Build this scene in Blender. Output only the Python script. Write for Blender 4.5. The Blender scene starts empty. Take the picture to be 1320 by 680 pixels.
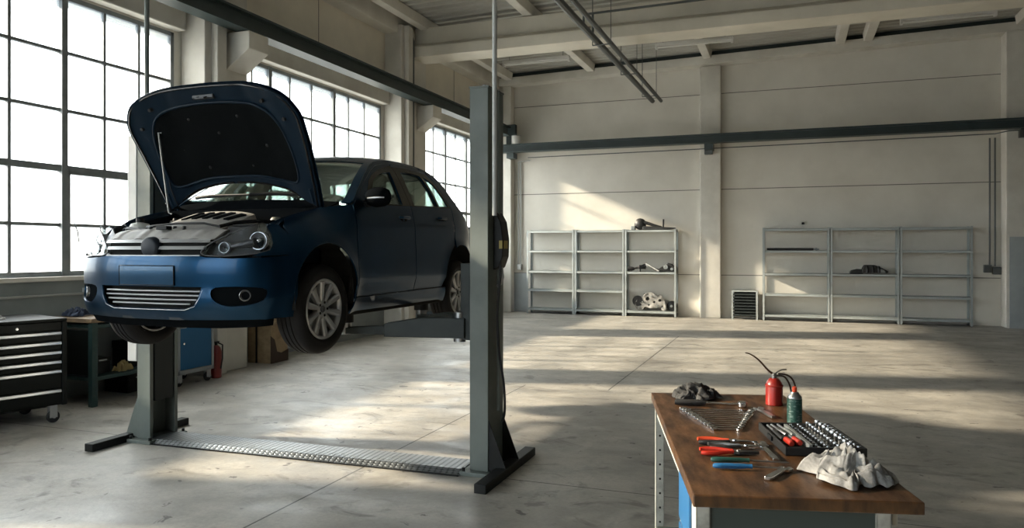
import bpy, bmesh, math, random
from mathutils import Vector, Matrix, noise, geometry
random.seed(7)
PI=math.pi
C=bpy.context.scene.collection
S=bpy.context.scene
# ------------------------------------------------------------------ camera
FPX=970.0; PSI=math.atan(360/FPX); CAMH=1.65; HOR=322.0
cd=bpy.data.cameras.new('camera'); cam=bpy.data.objects.new('camera',cd); C.objects.link(cam)
cd.sensor_fit='HORIZONTAL'; cd.sensor_width=36; cd.lens=36*FPX/1320
cd.shift_y=-(340-HOR)/1320; cd.clip_start=.05; cd.clip_end=200
cam.location=(0,0,CAMH); cam.rotation_euler=(PI/2,0,PSI)
S.camera=cam
S.view_settings.view_transform='Standard'; S.view_settings.look='None'
S.view_settings.gamma=1; S.view_settings.use_curve_mapping=False
S.view_settings.exposure=0.35
# ------------------------------------------------------------------ materials
def nodes(name):
    m=bpy.data.materials.new(name); m.use_nodes=True
    nt=m.node_tree; nt.nodes.clear(); return m,nt
def L(nt,a,b): nt.links.new(a,b)
def mat(name,col,rough=.6,metal=0,col2=None,scale=3,detail=6,bump=0,bscale=40,coat=0,lo=.35,hi=.65,spec=.5,stretch=None,rvar=0):
    m,nt=nodes(name); N=nt.nodes
    o=N.new('ShaderNodeOutputMaterial'); b=N.new('ShaderNodeBsdfPrincipled'); L(nt,b.outputs[0],o.inputs[0])
    b.inputs['Base Color'].default_value=(*col,1); b.inputs['Roughness'].default_value=rough
    b.inputs['Metallic'].default_value=metal; b.inputs['Coat Weight'].default_value=coat
    b.inputs['Coat Roughness'].default_value=.06; b.inputs['Specular IOR Level'].default_value=spec
    tc=N.new('ShaderNodeTexCoord'); src=tc.outputs['Object']
    if stretch:
        mp=N.new('ShaderNodeMapping'); mp.inputs['Scale'].default_value=stretch; L(nt,src,mp.inputs[0]); src=mp.outputs[0]
    if col2 or rvar:
        n=N.new('ShaderNodeTexNoise'); n.inputs['Scale'].default_value=scale; n.inputs['Detail'].default_value=detail
        n.inputs['Roughness'].default_value=.6; L(nt,src,n.inputs['Vector'])
        r=N.new('ShaderNodeMapRange'); r.inputs[1].default_value=lo; r.inputs[2].default_value=hi; L(nt,n.outputs[0],r.inputs[0])
        if col2:
            x=N.new('ShaderNodeMix'); x.data_type='RGBA'; L(nt,r.outputs[0],x.inputs[0])
            x.inputs[6].default_value=(*col,1); x.inputs[7].default_value=(*col2,1); L(nt,x.outputs[2],b.inputs['Base Color'])
        if rvar:
            q=N.new('ShaderNodeMapRange'); q.inputs[3].default_value=rough-rvar; q.inputs[4].default_value=rough+rvar
            L(nt,r.outputs[0],q.inputs[0]); L(nt,q.outputs[0],b.inputs['Roughness'])
    if bump:
        n2=N.new('ShaderNodeTexNoise'); n2.inputs['Scale'].default_value=bscale; n2.inputs['Detail'].default_value=4; L(nt,src,n2.inputs['Vector'])
        bp=N.new('ShaderNodeBump'); bp.inputs['Strength'].default_value=bump; bp.inputs['Distance'].default_value=.01
        L(nt,n2.outputs[0],bp.inputs['Height']); L(nt,bp.outputs[0],b.inputs['Normal'])
    return m
def glass(name,tint,refl=.5,trans=0,rough=.0):
    m,nt=nodes(name); N=nt.nodes
    o=N.new('ShaderNodeOutputMaterial'); t=N.new('ShaderNodeBsdfTransparent'); t.inputs[0].default_value=(*tint,1)
    last=t.outputs[0]
    if trans:
        d=N.new('ShaderNodeBsdfTranslucent'); d.inputs[0].default_value=(.9,.93,.95,1)
        x=N.new('ShaderNodeMixShader'); x.inputs[0].default_value=trans; L(nt,last,x.inputs[1]); L(nt,d.outputs[0],x.inputs[2]); last=x.outputs[0]
    g=N.new('ShaderNodeBsdfGlossy'); g.inputs['Roughness'].default_value=rough; g.inputs[0].default_value=(.9,.95,.95,1)
    f=N.new('ShaderNodeFresnel'); f.inputs[0].default_value=1.45
    mu=N.new('ShaderNodeMath'); mu.operation='MULTIPLY'; mu.inputs[1].default_value=refl; L(nt,f.outputs[0],mu.inputs[0])
    y=N.new('ShaderNodeMixShader'); L(nt,mu.outputs[0],y.inputs[0]); L(nt,last,y.inputs[1]); L(nt,g.outputs[0],y.inputs[2])
    L(nt,y.outputs[0],o.inputs[0]); return m
# ------------------------------------------------------------------ mesh builder
class MB:
    def __init__(s): s.v=[]; s.f=[]
    def add(s,vs,fs,M=None):
        n=len(s.v)
        for p in vs:
            p=Vector(p); s.v.append(M@p if M else p)
        for f in fs: s.f.append(tuple(i+n for i in f))
        return s
    def box(s,x0,x1,y0,y1,z0,z1,M=None):
        v=[(x0,y0,z0),(x1,y0,z0),(x1,y1,z0),(x0,y1,z0),(x0,y0,z1),(x1,y0,z1),(x1,y1,z1),(x0,y1,z1)]
        return s.add(v,[(0,3,2,1),(4,5,6,7),(0,1,5,4),(1,2,6,5),(2,3,7,6),(3,0,4,7)],M)
    def prism(s,poly,a,b,axis='y',M=None):
        # poly list of 2D points; extruded along axis from a to b
        def P(u,w,t): return {'y':(u,t,w),'x':(t,u,w),'z':(u,w,t)}[axis]
        n=len(poly); v=[P(u,w,a) for u,w in poly]+[P(u,w,b) for u,w in poly]
        f=[tuple(range(n)),tuple(range(2*n-1,n-1,-1))]+[(i,i+n,(i+1)%n+n,(i+1)%n) for i in range(n)]
        return s.add(v,f,M)
    def tube(s,pts,r,seg=10,cap=True,M=None):
        pts=[Vector(p) for p in pts]; n=len(pts); rr=r if isinstance(r,(list,tuple)) else [r]*n
        vs=[]; fs=[]; up=None
        for i,p in enumerate(pts):
            t=(pts[min(i+1,n-1)]-pts[max(i-1,0)]).normalized()
            if up is None:
                up=Vector((0,0,1)) if abs(t.z)<.9 else Vector((1,0,0))
            a=(up-t*up.dot(t))
            if a.length<1e-6: a=t.orthogonal()
            a.normalize(); up=a; b=t.cross(a)
            for k in range(seg):
                q=2*PI*k/seg; vs.append(p+(a*math.cos(q)+b*math.sin(q))*rr[i])
        for i in range(n-1):
            for k in range(seg):
                k2=(k+1)%seg; fs.append((i*seg+k,i*seg+k2,(i+1)*seg+k2,(i+1)*seg+k))
        if cap:
            fs.append(tuple(range(seg-1,-1,-1))); fs.append(tuple((n-1)*seg+k for k in range(seg)))
        return s.add(vs,fs,M)
    def cyl(s,p0,p1,r,seg=16,r2=None,M=None): return s.tube([p0,p1],[r,r if r2 is None else r2],seg,True,M)
    def lathe(s,prof,seg=32,M=None,closed=False):
        # prof: (r, z)
        n=len(prof); vs=[]; fs=[]
        for k in range(seg):
            q=2*PI*k/seg
            for r,z in prof: vs.append((r*math.cos(q),r*math.sin(q),z))
        m=n if closed else n-1
        for k in range(seg):
            k2=(k+1)%seg
            for i in range(m):
                j=(i+1)%n; fs.append((k*n+i,k2*n+i,k2*n+j,k*n+j))
        return s.add(vs,fs,M)
    def build(s,name,m,parent=None,smooth=False,bevel=0,bseg=2,solid=0,weld=0,auto=35):
        me=bpy.data.meshes.new(name); me.from_pydata([tuple(p) for p in s.v],[],s.f); me.update()
        bm=bmesh.new(); bm.from_mesh(me)
        if weld: bmesh.ops.remove_doubles(bm,verts=bm.verts,dist=weld)
        bmesh.ops.recalc_face_normals(bm,faces=bm.faces); 
        if smooth:
            for f in bm.faces: f.smooth=True
            lim=math.radians(auto)
            for e in bm.edges:
                if len(e.link_faces)!=2 or e.calc_face_angle(0)>lim: e.smooth=False
        bm.to_mesh(me); bm.free()
        me.materials.append(m)
        o=bpy.data.objects.new(name,me); C.objects.link(o)
        if parent: o.parent=parent
        if solid:
            md=o.modifiers.new('s','SOLIDIFY'); md.thickness=abs(solid); md.offset=-1 if solid>0 else 1
        if bevel:
            md=o.modifiers.new('b','BEVEL'); md.width=bevel; md.segments=bseg; md.limit_method='ANGLE'; md.angle_limit=.7
        return o
def tag(o,label=None,cat=None,group=None,kind=None):
    if label: o['label']=label
    if cat: o['category']=cat
    if group: o['group']=group
    if kind: o['kind']=kind
    return o
def thing(name,label,cat,loc=(0,0,0),rz=0,group=None):
    o=bpy.data.objects.new(name,None); C.objects.link(o); o.empty_display_size=.1
    o.location=loc; o.rotation_euler=(0,0,rz); return tag(o,label,cat,group)
def struct(o): o['kind']='structure'; return o
def kids(o): return [c for c in bpy.data.objects if c.parent==o]
def dup(o,loc=None,rz=None,label=None,parent=None):
    c=o.copy(); C.objects.link(c)
    if parent: c.parent=parent
    if loc is not None: c.location=loc
    if rz is not None: c.rotation_euler=(0,0,rz)
    if label: c['label']=label
    for k in kids(o): dup(k,parent=c)
    return c
def bx(name,m,x0,x1,y0,y1,z0,z1,parent=None,bevel=0): return MB().box(x0,x1,y0,y1,z0,z1).build(name,m,parent,bevel=bevel)
def T(x,y,z,rx=0,ry=0,rz=0): return Matrix.Translation((x,y,z))@Matrix.Rotation(rz,4,'Z')@Matrix.Rotation(ry,4,'Y')@Matrix.Rotation(rx,4,'X')
def interp(tab,x):
    if x<=tab[0][0]: return tab[0][1]
    for (a,va),(b,vb) in zip(tab,tab[1:]):
        if x<=b:
            t=(x-a)/(b-a); return va+(vb-va)*t
    return tab[-1][1]
def smooth_tab(tab):
    # Catmull-Rom resample so that interpolated profiles read as curves
    out=[]; n=len(tab)
    for i in range(n-1):
        p0=tab[max(i-1,0)];p1=tab[i];p2=tab[i+1];p3=tab[min(i+2,n-1)]
        m1=(p2[1]-p0[1])/max(1e-9,p2[0]-p0[0]); m2=(p3[1]-p1[1])/max(1e-9,p3[0]-p1[0]); h=p2[0]-p1[0]
        for k in range(8):
            t=k/8; t2=t*t;t3=t2*t
            out.append((p1[0]+h*t,(2*t3-3*t2+1)*p1[1]+(t3-2*t2+t)*h*m1+(-2*t3+3*t2)*p2[1]+(t3-t2)*h*m2))
    out.append(tab[-1]); return out
def inside(p,poly):
    x,y=p; r=False; n=len(poly); j=n-1
    for i in range(n):
        xi,yi=poly[i]; xj,yj=poly[j]
        if (yi>y)!=(yj>y) and x<(xj-xi)*(y-yi)/(yj-yi)+xi: r=not r
        j=i
    return r
def densify(poly,step):
    out=[]; n=len(poly)
    for i in range(n):
        a=poly[i]; b=poly[(i+1)%n]; d=math.dist(a,b); k=max(1,int(d/step+.5))
        for t in range(k): out.append((a[0]+(b[0]-a[0])*t/k,a[1]+(b[1]-a[1])*t/k))
    return out
def spline(pts,closed=False,k=6):
    out=[]; n=len(pts)
    for i in range(n if closed else n-1):
        P=[pts[(i+j)%n] if closed else pts[min(max(i+j,0),n-1)] for j in (-1,0,1,2)]
        for q in range(k):
            t=q/k
            out.append(tuple(.5*((2*P[1][d])+(-P[0][d]+P[2][d])*t+(2*P[0][d]-5*P[1][d]+4*P[2][d]-P[3][d])*t*t+(-P[0][d]+3*P[1][d]-3*P[2][d]+P[3][d])*t**3) for d in range(len(pts[0]))))
    if not closed: out.append(pts[-1])
    return out
def panel(mb,outline,holes,step,fn):
    """triangulate a 2D outline with holes on a grid, map each vertex to 3D with fn"""
    o=densify(outline,step); hs=[densify(h,step) for h in holes]
    pts=[];edges=[]
    for loop in [o]+hs:
        b=len(pts); pts+=loop; edges+=[(b+i,b+(i+1)%len(loop)) for i in range(len(loop))]
    xs=[p[0] for p in o]; ys=[p[1] for p in o]
    nb=len(pts); near=step*.45
    u=min(xs)+step/2
    while u<max(xs):
        w=min(ys)+step/2
        while w<max(ys):
            if inside((u,w),o) and not any(inside((u,w),h) for h in hs):
                if min((u-a)**2+(w-b)**2 for a,b in pts[:nb])>near*near: pts.append((u,w))
            w+=step
        u+=step
    vs,es,fs,_,_,_=geometry.delaunay_2d_cdt([Vector(p) for p in pts],edges,[],0,1e-6)
    keep=[]
    for f in fs:
        cx=sum(vs[i][0] for i in f)/len(f); cy=sum(vs[i][1] for i in f)/len(f)
        if inside((cx,cy),o) and not any(inside((cx,cy),h) for h in hs): keep.append(tuple(f))
    used=sorted({i for f in keep for i in f}); mp={i:k for k,i in enumerate(used)}
    mb.add([fn(vs[i][0],vs[i][1]) for i in used],[tuple(mp[i] for i in f) for f in keep])
    return mb
def ORD(i): return ['first','second','third','fourth','fifth','sixth','seventh','eighth','ninth','tenth','eleventh','twelfth'][i]
WORLD=7.2; SUN=19.5; SUNAZ=14.0; SUNEL=23.3; HOOD=65
# ------------------------------------------------------------------ room materials
M_plaster=mat('wall_paint',(.68,.655,.595),.85,col2=(.58,.555,.50),scale=1.1,bump=.15,bscale=30,lo=.3,hi=.75)
M_plaster2=mat('upper_wall_panel_paint',(.80,.745,.63),.85,col2=(.68,.63,.54),scale=.9,bump=.1,bscale=30)
M_concrete=mat('painted_concrete',(.66,.64,.585),.8,col2=(.55,.53,.48),scale=1.6,bump=.15,bscale=25)
M_dado=mat('blue_grey_dado_paint',(.36,.39,.40),.7,col2=(.30,.33,.34),scale=2)
M_girder=mat('girder_paint',(.64,.605,.52),.75,col2=(.54,.51,.435),scale=1.2)
M_deck=mat('ribbed_deck',(.40,.395,.36),.6,col2=(.33,.325,.29),scale=1.5,stretch=(.3,2,1))
M_rail=mat('green_grey_steel',(.035,.052,.054),.5,.0,col2=(.026,.041,.043),scale=3)
M_winframe=mat('window_frame_steel',(.23,.25,.26),.5,.2,col2=(.17,.19,.20),scale=6)
M_pipe=mat('dark_pipe',(.10,.11,.11),.5,.4)
M_conduit=mat('light_conduit',(.42,.43,.42),.5,.2)
M_joint=mat('panel_joint',(.16,.155,.14),.9)
M_white=mat('white_enamel',(.66,.66,.64),.45,col2=(.58,.58,.56),scale=3)
M_galv=mat('galvanised_steel',(.34,.36,.36),.42,.5,col2=(.25,.275,.28),scale=7)
M_black=mat('black_paint',(.018,.02,.021),.45,col2=(.03,.033,.034),scale=9)
M_blackrub=mat('black_rubber',(.012,.012,.013),.75,bump=.1)
M_chrome=mat('chrome',(.72,.73,.74),.16,1,col2=(.5,.51,.52),scale=20)
M_steel=mat('brushed_steel',(.45,.46,.47),.35,1,col2=(.30,.31,.32),scale=15)
# floor: worn concrete with stains, expansion joints, oil spots
def floor_mat():
    m,nt=nodes('worn_concrete_floor'); N=nt.nodes
    o=N.new('ShaderNodeOutputMaterial'); b=N.new('ShaderNodeBsdfPrincipled'); L(nt,b.outputs[0],o.inputs[0])
    tc=N.new('ShaderNodeTexCoord'); src=tc.outputs['Object']
    def nz(scale,detail=8,rough=.6,vec=None,dist=0):
        n=N.new('ShaderNodeTexNoise'); n.inputs['Scale'].default_value=scale; n.inputs['Detail'].default_value=detail
        n.inputs['Roughness'].default_value=rough; n.inputs['Distortion'].default_value=dist; L(nt,vec or src,n.inputs['Vector']); return n.outputs[0]
    def rng(s,a,b_,c=0,d=1):
        r=N.new('ShaderNodeMapRange'); r.inputs[1].default_value=a; r.inputs[2].default_value=b_; r.inputs[3].default_value=c; r.inputs[4].default_value=d
        L(nt,s,r.inputs[0]); return r.outputs[0]
    def mix(f,a,b_,mode='MIX'):
        x=N.new('ShaderNodeMix'); x.data_type='RGBA'; x.blend_type=mode
        if hasattr(f,'is_linked'): L(nt,f,x.inputs[0])
        else: x.inputs[0].default_value=f
        for s,v in ((6,a),(7,b_)):
            if hasattr(v,'is_linked'): L(nt,v,x.inputs[s])
            else: x.inputs[s].default_value=(*v,1)
        return x.outputs[2]
    mp=N.new('ShaderNodeMapping'); mp.inputs['Scale'].default_value=(.75,1.15,1); mp.inputs['Rotation'].default_value=(0,0,-.2); L(nt,src,mp.inputs[0])
    c=mix(rng(nz(.9,9,.62,mp.outputs[0],.6),.38,.63),(.45,.425,.378),(.285,.268,.238))
    c=mix(rng(nz(3.2,10,.75),.46,.64,0,.8),c,(.27,.26,.235))
    c=mix(rng(nz(1.3,5,.5,None,1.2),.56,.70,0,.6),c,(.52,.50,.455))
    c=mix(rng(nz(6.5,4,.55,None,.6),.665,.70,0,.85),c,(.06,.055,.05))       # small dark spots
    c=mix(rng(nz(2.1,6,.65,mp.outputs[0],1.5),.56,.66,0,.75),c,(.14,.132,.115))   # oil smears
    c=mix(rng(nz(40,3,.6),.4,.75,0,.3),c,(.20,.19,.175))
    # joints
    sx=N.new('ShaderNodeSeparateXYZ'); L(nt,src,sx.inputs[0])
    def line(comp,at,w=.006,lim=None):
        s=N.new('ShaderNodeMath'); s.operation='SUBTRACT'; L(nt,sx.outputs[comp],s.inputs[0]); s.inputs[1].default_value=at
        a=N.new('ShaderNodeMath'); a.operation='ABSOLUTE'; L(nt,s.outputs[0],a.inputs[0])
        r=N.new('ShaderNodeMath'); r.operation='LESS_THAN'; L(nt,a.outputs[0],r.inputs[0]); r.inputs[1].default_value=w
        out=r.outputs[0]
        if lim:
            for op,v in (('GREATER_THAN',lim[0]),('LESS_THAN',lim[1])):
                g=N.new('ShaderNodeMath'); g.operation=op; L(nt,sx.outputs[1-comp],g.inputs[0]); g.inputs[1].default_value=v
                q=N.new('ShaderNodeMath'); q.operation='MULTIPLY'; L(nt,out,q.inputs[0]); L(nt,g.outputs[0],q.inputs[1]); out=q.outputs[0]
        return out
    for comp,at,w,lim in ((0,-3.05,.007,(-6,8.7)),(0,-2.02,.009,(8.7,14.6)),(1,5.08,.006,None),(1,8.7,.004,(-7.6,-3.05)),(1,14.6,.006,None)):
        c=mix(line(comp,at,w,lim),c,(.06,.057,.05))
    L(nt,c,b.inputs['Base Color'])
    L(nt,rng(nz(1.7,8,.65,mp.outputs[0],.5),.35,.65,.34,.62),b.inputs['Roughness'])
    bp=N.new('ShaderNodeBump'); bp.inputs['Strength'].default_value=.25; bp.inputs['Distance'].default_value=.01
    L(nt,nz(18,6,.6),bp.inputs['Height']); L(nt,bp.outputs[0],b.inputs['Normal'])
    return m
M_floor=floor_mat()
XL=-7.6; YB=19.0; XR=13.0; YF=-5.0
slope=lambda x:.024*(x+7.3)
struct(bx('floor',M_floor,XL-.4,XR+.3,YF-.3,YB+.3,-.2,0))
# back wall with recessed panel joints
w=MB().box(XL-.4,XR+.3,YB,YB+.3,0,6.9)
wb=struct(w.build('wall_back',M_plaster))
j=MB()
for z in (1.04,3.13): j.box(XL+.2,XR,YB-.004,YB+.02,z-.009,z+.009)
j.box(XL+.2,XR,YB-.004,YB+.02,5.46,5.475)
j.build('panel_joint',M_joint,wb)
d=MB().box(-7.2,-6.62,YB-.005,YB+.02,0,1.03); d.build('dado',M_dado,wb)
# pilasters on the back wall
def pilaster(x0,x1,y0,z1,n):
    return struct(MB().box(x0,x1,y0,YB,0,z1).build(n,M_concrete,bevel=.015))
pilaster(-7.22,-6.98,18.72,6.0,'trim_1')
pilaster(-2.09,-1.60,18.80,6.12,'trim_2')
t3=pilaster(4.26,6.2,18.55,6.27,'trim_3')
MB().box(4.32,6.2,18.535,18.56,0,1.93).build('dado',M_dado,t3)
# sloping band beam along the top of the back wall
b=MB(); b.prism([(-7.3,6.0),(XR,6.0+slope(XR)),(XR,6.2+slope(XR)),(-7.3,6.2)],18.62,YB,'y')
struct(b.build('trim_4',M_concrete,bevel=.01))
b=MB(); b.prism([(-7.3,6.21),(XR,6.21+slope(XR)),(XR,6.31+slope(XR)),(-7.3,6.31)],18.72,YB,'y')
struct(b.build('trim_5',M_rail))
# ceiling: ribbed deck
dk=MB(); prof=[]; y=YF
while y<YB:
    prof+=[(y,0),(y+.10,0),(y+.135,.05),(y+.215,.05)]; y+=.25
prof.append((YB,0)); n=len(prof); vs=[]
for x in (XL-.3,XR+.3):
    for (yy,zz) in prof: vs.append((x,yy,6.32+slope(x)+zz))
dk.add(vs,[(i,i+1,n+i+1,n+i) for i in range(n-1)])
struct(dk.build('ceiling',M_deck,solid=-.06))
# purlins running in depth
for k,x in enumerate((-7.0,-4.78,-1.9,1.05,1.62,4.55,7.4,10.4)):
    z=6.12+slope(x)
    struct(MB().prism([(x-.09,z),(x+.09,z),(x+.12,z+.19),(x-.12,z+.19)],YF+.1,18.62,'y').build('trim_%d'%(6+k),M_concrete,bevel=.01))
# main girder across the bay at the second column
g=MB(); g.box(-7.2,XR,13.55,14.15,5.53,5.74); g.prism([(13.55,5.74),(14.15,5.74),(13.98,5.84),(13.72,5.84)],-7.2,XR,'x'); g.box(-7.2,XR,13.72,13.98,5.84,6.16)
struct(g.build('trim_33',M_girder,bevel=.012))
g=MB(); g.box(-7.2,XR,8.1,8.7,5.53,5.74); g.box(-7.2,XR,8.25,8.55,5.74,6.16)
struct(g.build('trim_14',M_girder,bevel=.012))
# left wall ----------------------------------------------------------
WZ0,WZ1=1.36,4.50
bays=[(-2.4,2.45),(3.35,7.72),(8.74,13.04),(14.31,18.55)]
w=MB(); w.box(XL-.4,XL,YF-.3,YB,0,WZ0); w.box(XL-.4,XL,YF-.3,YB,WZ1,6.9)
ed=[YF-.3]+[v for b_ in bays for v in b_]+[YB]
for i in range(0,len(ed),2): w.box(XL-.4,XL,ed[i],ed[i+1],WZ0,WZ1)
wl=struct(w.build('wall_left',M_plaster))
up=MB()
up.box(XL,XL+.03,YF,YB,4.86,5.94); up.build('upper_panel',M_plaster2,wl)
j=MB()
for y in (2.9,5.5,8.25,10.9,13.7,16.4): j.box(XL+.028,XL+.034,y-.006,y+.006,4.86,5.94)
j.build('panel_joint',M_joint,wl)
ML_dado=mat('left_wall_dado_paint',(.26,.285,.28),.75,col2=(.20,.22,.22),scale=1.7)
MB().box(XL-.01,XL+.006,YF,YB,0,WZ0-.05).build('dado',ML_dado,wl)
# sill ledge and lintel
for i,(a,b_) in enumerate(bays):
    struct(MB().box(XL-.05,XL+.09,a-.02,b_+.02,WZ0-.05,WZ0).build('trim_%d'%(15+i),M_concrete,bevel=.008))
    struct(MB().box(XL,XL+.16,a-.05,b_+.05,WZ1+.02,WZ1+.33).build('trim_%d'%(19+i),M_concrete,bevel=.015))
# columns with corbels
cols=[(2.55,3.25),(7.84,8.66),(13.14,14.2)]
for i,(a,b_) in enumerate(cols):
    q=MB().box(XL,-7.2,a,b_,0,6.1)
    yc=b_-.42
    q.prism([(-7.2,4.10),(-6.82,4.36),(-6.82,4.60),(-7.2,4.60)],yc,b_-.02,'y')
    q.box(-7.32,-7.1,a+.12,a+.3,0,6.1)
    struct(q.build('trim_%d'%(23+i),M_concrete,bevel=.012))
struct(MB().box(XL,-7.28,YF,18.7,5.94,6.28).build('trim_26',M_concrete,bevel=.02))
# crane runway beams
r=MB(); r.box(-7.08,-6.84,YF,18.35,4.61,4.635); r.box(-6.99,-6.93,YF,18.35,4.635,4.83); r.box(-7.08,-6.84,YF,18.35,4.83,4.86)
rl=r.build('crane_rail_beam',M_rail)
tag(rl,'dark green steel runway beam along the windowed left wall','beam')
r=MB(); r.box(-7.2,XR,18.3,18.55,4.19,4.22); r.box(-7.2,XR,18.38,18.44,4.2,4.38); r.box(-7.2,XR,18.3,18.55,4.36,4.40)
q=r.build('wall_rail_beam',M_rail); tag(q,'dark green steel beam running across the back wall','beam')
for x in (-6.9,-1.85,4.6,7.2): MB().box(x-.1,x+.1,18.44,18.8 if x<0 and x>-3 else (18.55 if x>4 else 18.72),4.05,4.19).build('bracket',M_rail,q)
MB().box(-7.05,-6.8,18.56,18.7,4.4,4.95).build('end_stop',M_rail,q)
# other enclosing walls
M_rightwall=mat('grey_panel_cladding',(.08,.085,.085),.8)
struct(bx('wall_right',M_rightwall,XR,XR+.3,YF-.3,YB+.3,0,7.1))
FX0,FX1=-7.3,-1.6
w=MB(); w.box(XL-.4,FX0,YF-.3,YF,0,7.1); w.box(FX1,XR+.3,YF-.3,YF,0,7.1); w.box(FX0,FX1,YF-.3,YF,0,1.0); w.box(FX0,FX1,YF-.3,YF,4.6,7.1)
struct(w.build('wall_front',mat('dark_rear_cladding',(.16,.165,.165),.8)))
# windows --------------------------------------------------------------
M_pane=glass('frosted_pane',(.97,.985,1),.25,.22)
mull=[[-1.8,-1.2,-.6,0,.6,1.2,1.8],[3.97,4.40,4.92,5.51,6.13,6.67,7.17],[9.26,9.66,10.18,10.77,11.41,11.9,12.45],[14.86,15.4,15.99,16.6,17.2,17.9]]
thick=[[-.6,1.2],[4.40,6.13],[9.66,11.41],[15.99,17.2]]
for i,(a,b_) in enumerate(bays):
    fx0,fx1=XL-.06,XL+.0
    m=MB(); t=.055
    m.box(fx0,fx1,a,a+t,WZ0,WZ1); m.box(fx0,fx1,b_-t,b_,WZ0,WZ1); m.box(fx0,fx1,a,b_,WZ0,WZ0+t); m.box(fx0,fx1,a,b_,WZ1-t,WZ1)
    for y in mull[i]:
        k=.038 if y in thick[i] else .018; m.box(fx0-(.01 if k>.03 else 0),fx1+(.015 if k>.03 else -.01),y-k,y+k,WZ0,WZ1)
    for z in (1.93,2.56,3.21,3.86):
        k=.036 if z==2.56 else .018; m.box(fx0,fx1-(.0 if k>.03 else .012),a,b_,z-k,z+k)
    if i==1:   # opening sash
        m.box(fx0-.01,fx1+.012,6.17,6.20,WZ0,2.56); m.box(fx0,fx1+.012,6.17,7.17,2.50,2.53); m.box(fx0,fx1+.012,7.13,7.16,WZ0,2.53)
        m.tube([(XL+.02,6.24,1.95),(XL+.06,6.25,1.85),(XL+.05,6.27,1.74)],.008,6)
    f=struct(m.build('window_%d'%(i+1),M_winframe,bevel=.003))
    MB().box(XL-.037,XL-.031,a+.02,b_-.02,WZ0+.02,WZ1-.02).build('window_panes',M_pane,f)
m=MB()  # unseen window added behind the camera to brighten the front of the car
for x in [FX0+.03,FX1-.03]+[FX0+(FX1-FX0)*k/8 for k in range(1,8)]: m.box(x-.025,x+.025,YF-.1,YF-.04,1.0,4.6)
for z in (1.03,1.9,2.8,3.7,4.57): m.box(FX0,FX1,YF-.1,YF-.04,z-.025,z+.025)
f=struct(m.build('window_5',M_winframe)); MB().box(FX0,FX1,YF-.073,YF-.067,1.0,4.6).build('window_panes',M_pane,f)
# conduits and pipes -----------------------------------------------------
def pipes(name,label,paths,r,m,boxes=(),cat='conduit',group=None):
    mb=MB()
    for p in paths: mb.tube(p,r,8)
    t=thing(name,label,cat,group=group) if boxes else None
    o=mb.build('pipe_run' if boxes else name,m,t,smooth=True)
    for b_ in boxes: MB().box(*b_).build('junction_box',m,t,bevel=.008)
    if not boxes: tag(o,label,cat,group)
    return t or o
pipes('wall_conduit','twin pale conduits dropping down the back wall left of the shelves',[[(-6.84,18.93,4.0),(-6.84,18.93,1.25)],[(-6.78,18.93,4.0),(-6.78,18.93,1.25)],[(-6.84,18.93,4.0),(-6.5,18.93,4.03)]],.018,M_conduit,[(-6.87,-6.75,18.88,18.99,1.12,1.27)])
pipes('wall_conduit','twin conduits ending in two boxes right of the right-hand shelves',[[(4.04,18.93,4.08),(4.04,18.93,1.3)],[(4.14,18.93,4.08),(4.14,18.93,1.3)]],.018,M_pipe,[(3.93,4.07,18.87,18.99,1.16,1.33),(4.1,4.25,18.87,18.99,1.12,1.28)])
mbx=[[(-6.5,18.72,4.08),(-2.2,18.72,4.1)],[(-2.2,18.72,4.1),(4.1,18.72,4.14)],[(4.1,18.72,4.14),(4.3,18.5,4.16),(5.6,18.5,4.18)]]
pipes('wall_conduit','thin horizontal conduit with clips just under the back wall beam',mbx,.012,M_pipe,[(-1.97,-1.78,18.66,18.78,3.96,4.10),(4.47,4.63,18.4,18.53,4.0,4.16)])
pipes('wall_conduit','horizontal grey conduit with a junction box below the left window',[[(-7.53,3.6,1.16),(-7.53,6.35,1.16)]],.013,M_conduit,[(-7.6,-7.5,6.35,6.6,1.10,1.22)])
pipes('rain_pipe','vertical grey pipe on the far left column up to the ceiling',[[(-7.14,13.5,1.0),(-7.14,13.5,5.85),(-7.2,13.45,6.05)]],.035,M_pipe,cat='pipe')
pipes('rain_pipe','thin dark vertical pipe on the near left column',[[(-7.17,8.05,1.0),(-7.17,8.05,6.0)]],.016,M_pipe,cat='pipe')
pipes('ceiling_pipe','larger of two dark pipes slung under the ceiling',[[(-3.12,-2,5.22),(-3.12,18.1,5.22)]],.055,M_pipe,cat='pipe')
pipes('ceiling_pipe','slimmer of two dark pipes slung under the ceiling',[[(-2.95,-2,5.25),(-2.95,18.3,5.25)]],.042,M_pipe,cat='pipe')
for i,y in enumerate((9.6,12.6,14.9,17.2)):
    t=thing('pipe_hanger','%s hanger under the twin ceiling pipes, counted from the viewer'%ORD(i),'hanger',(-3.04,y,5.16),0,'hangers of the twin ceiling pipes')
    MB().box(-.16,.16,-.02,.02,-.008,.004).build('cross_strap',M_pipe,t)
    for x,r in ((-.16,.008),(.16,.006)): MB().tube([(x,0,0),(x,0,1.22)],r,6).build('hanger_rod',M_pipe,t)
pipes('ceiling_conduit','dark conduit looping in front of the ceiling girder',[[(XR-1,13.5,6.22),(-3.52,13.5,6.0),(-3.6,13.5,5.96),(-3.6,13.5,5.72)],[(-3.42,13.48,6.0),(-3.42,13.48,5.52)]],.022,M_pipe,cat='conduit')
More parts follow.
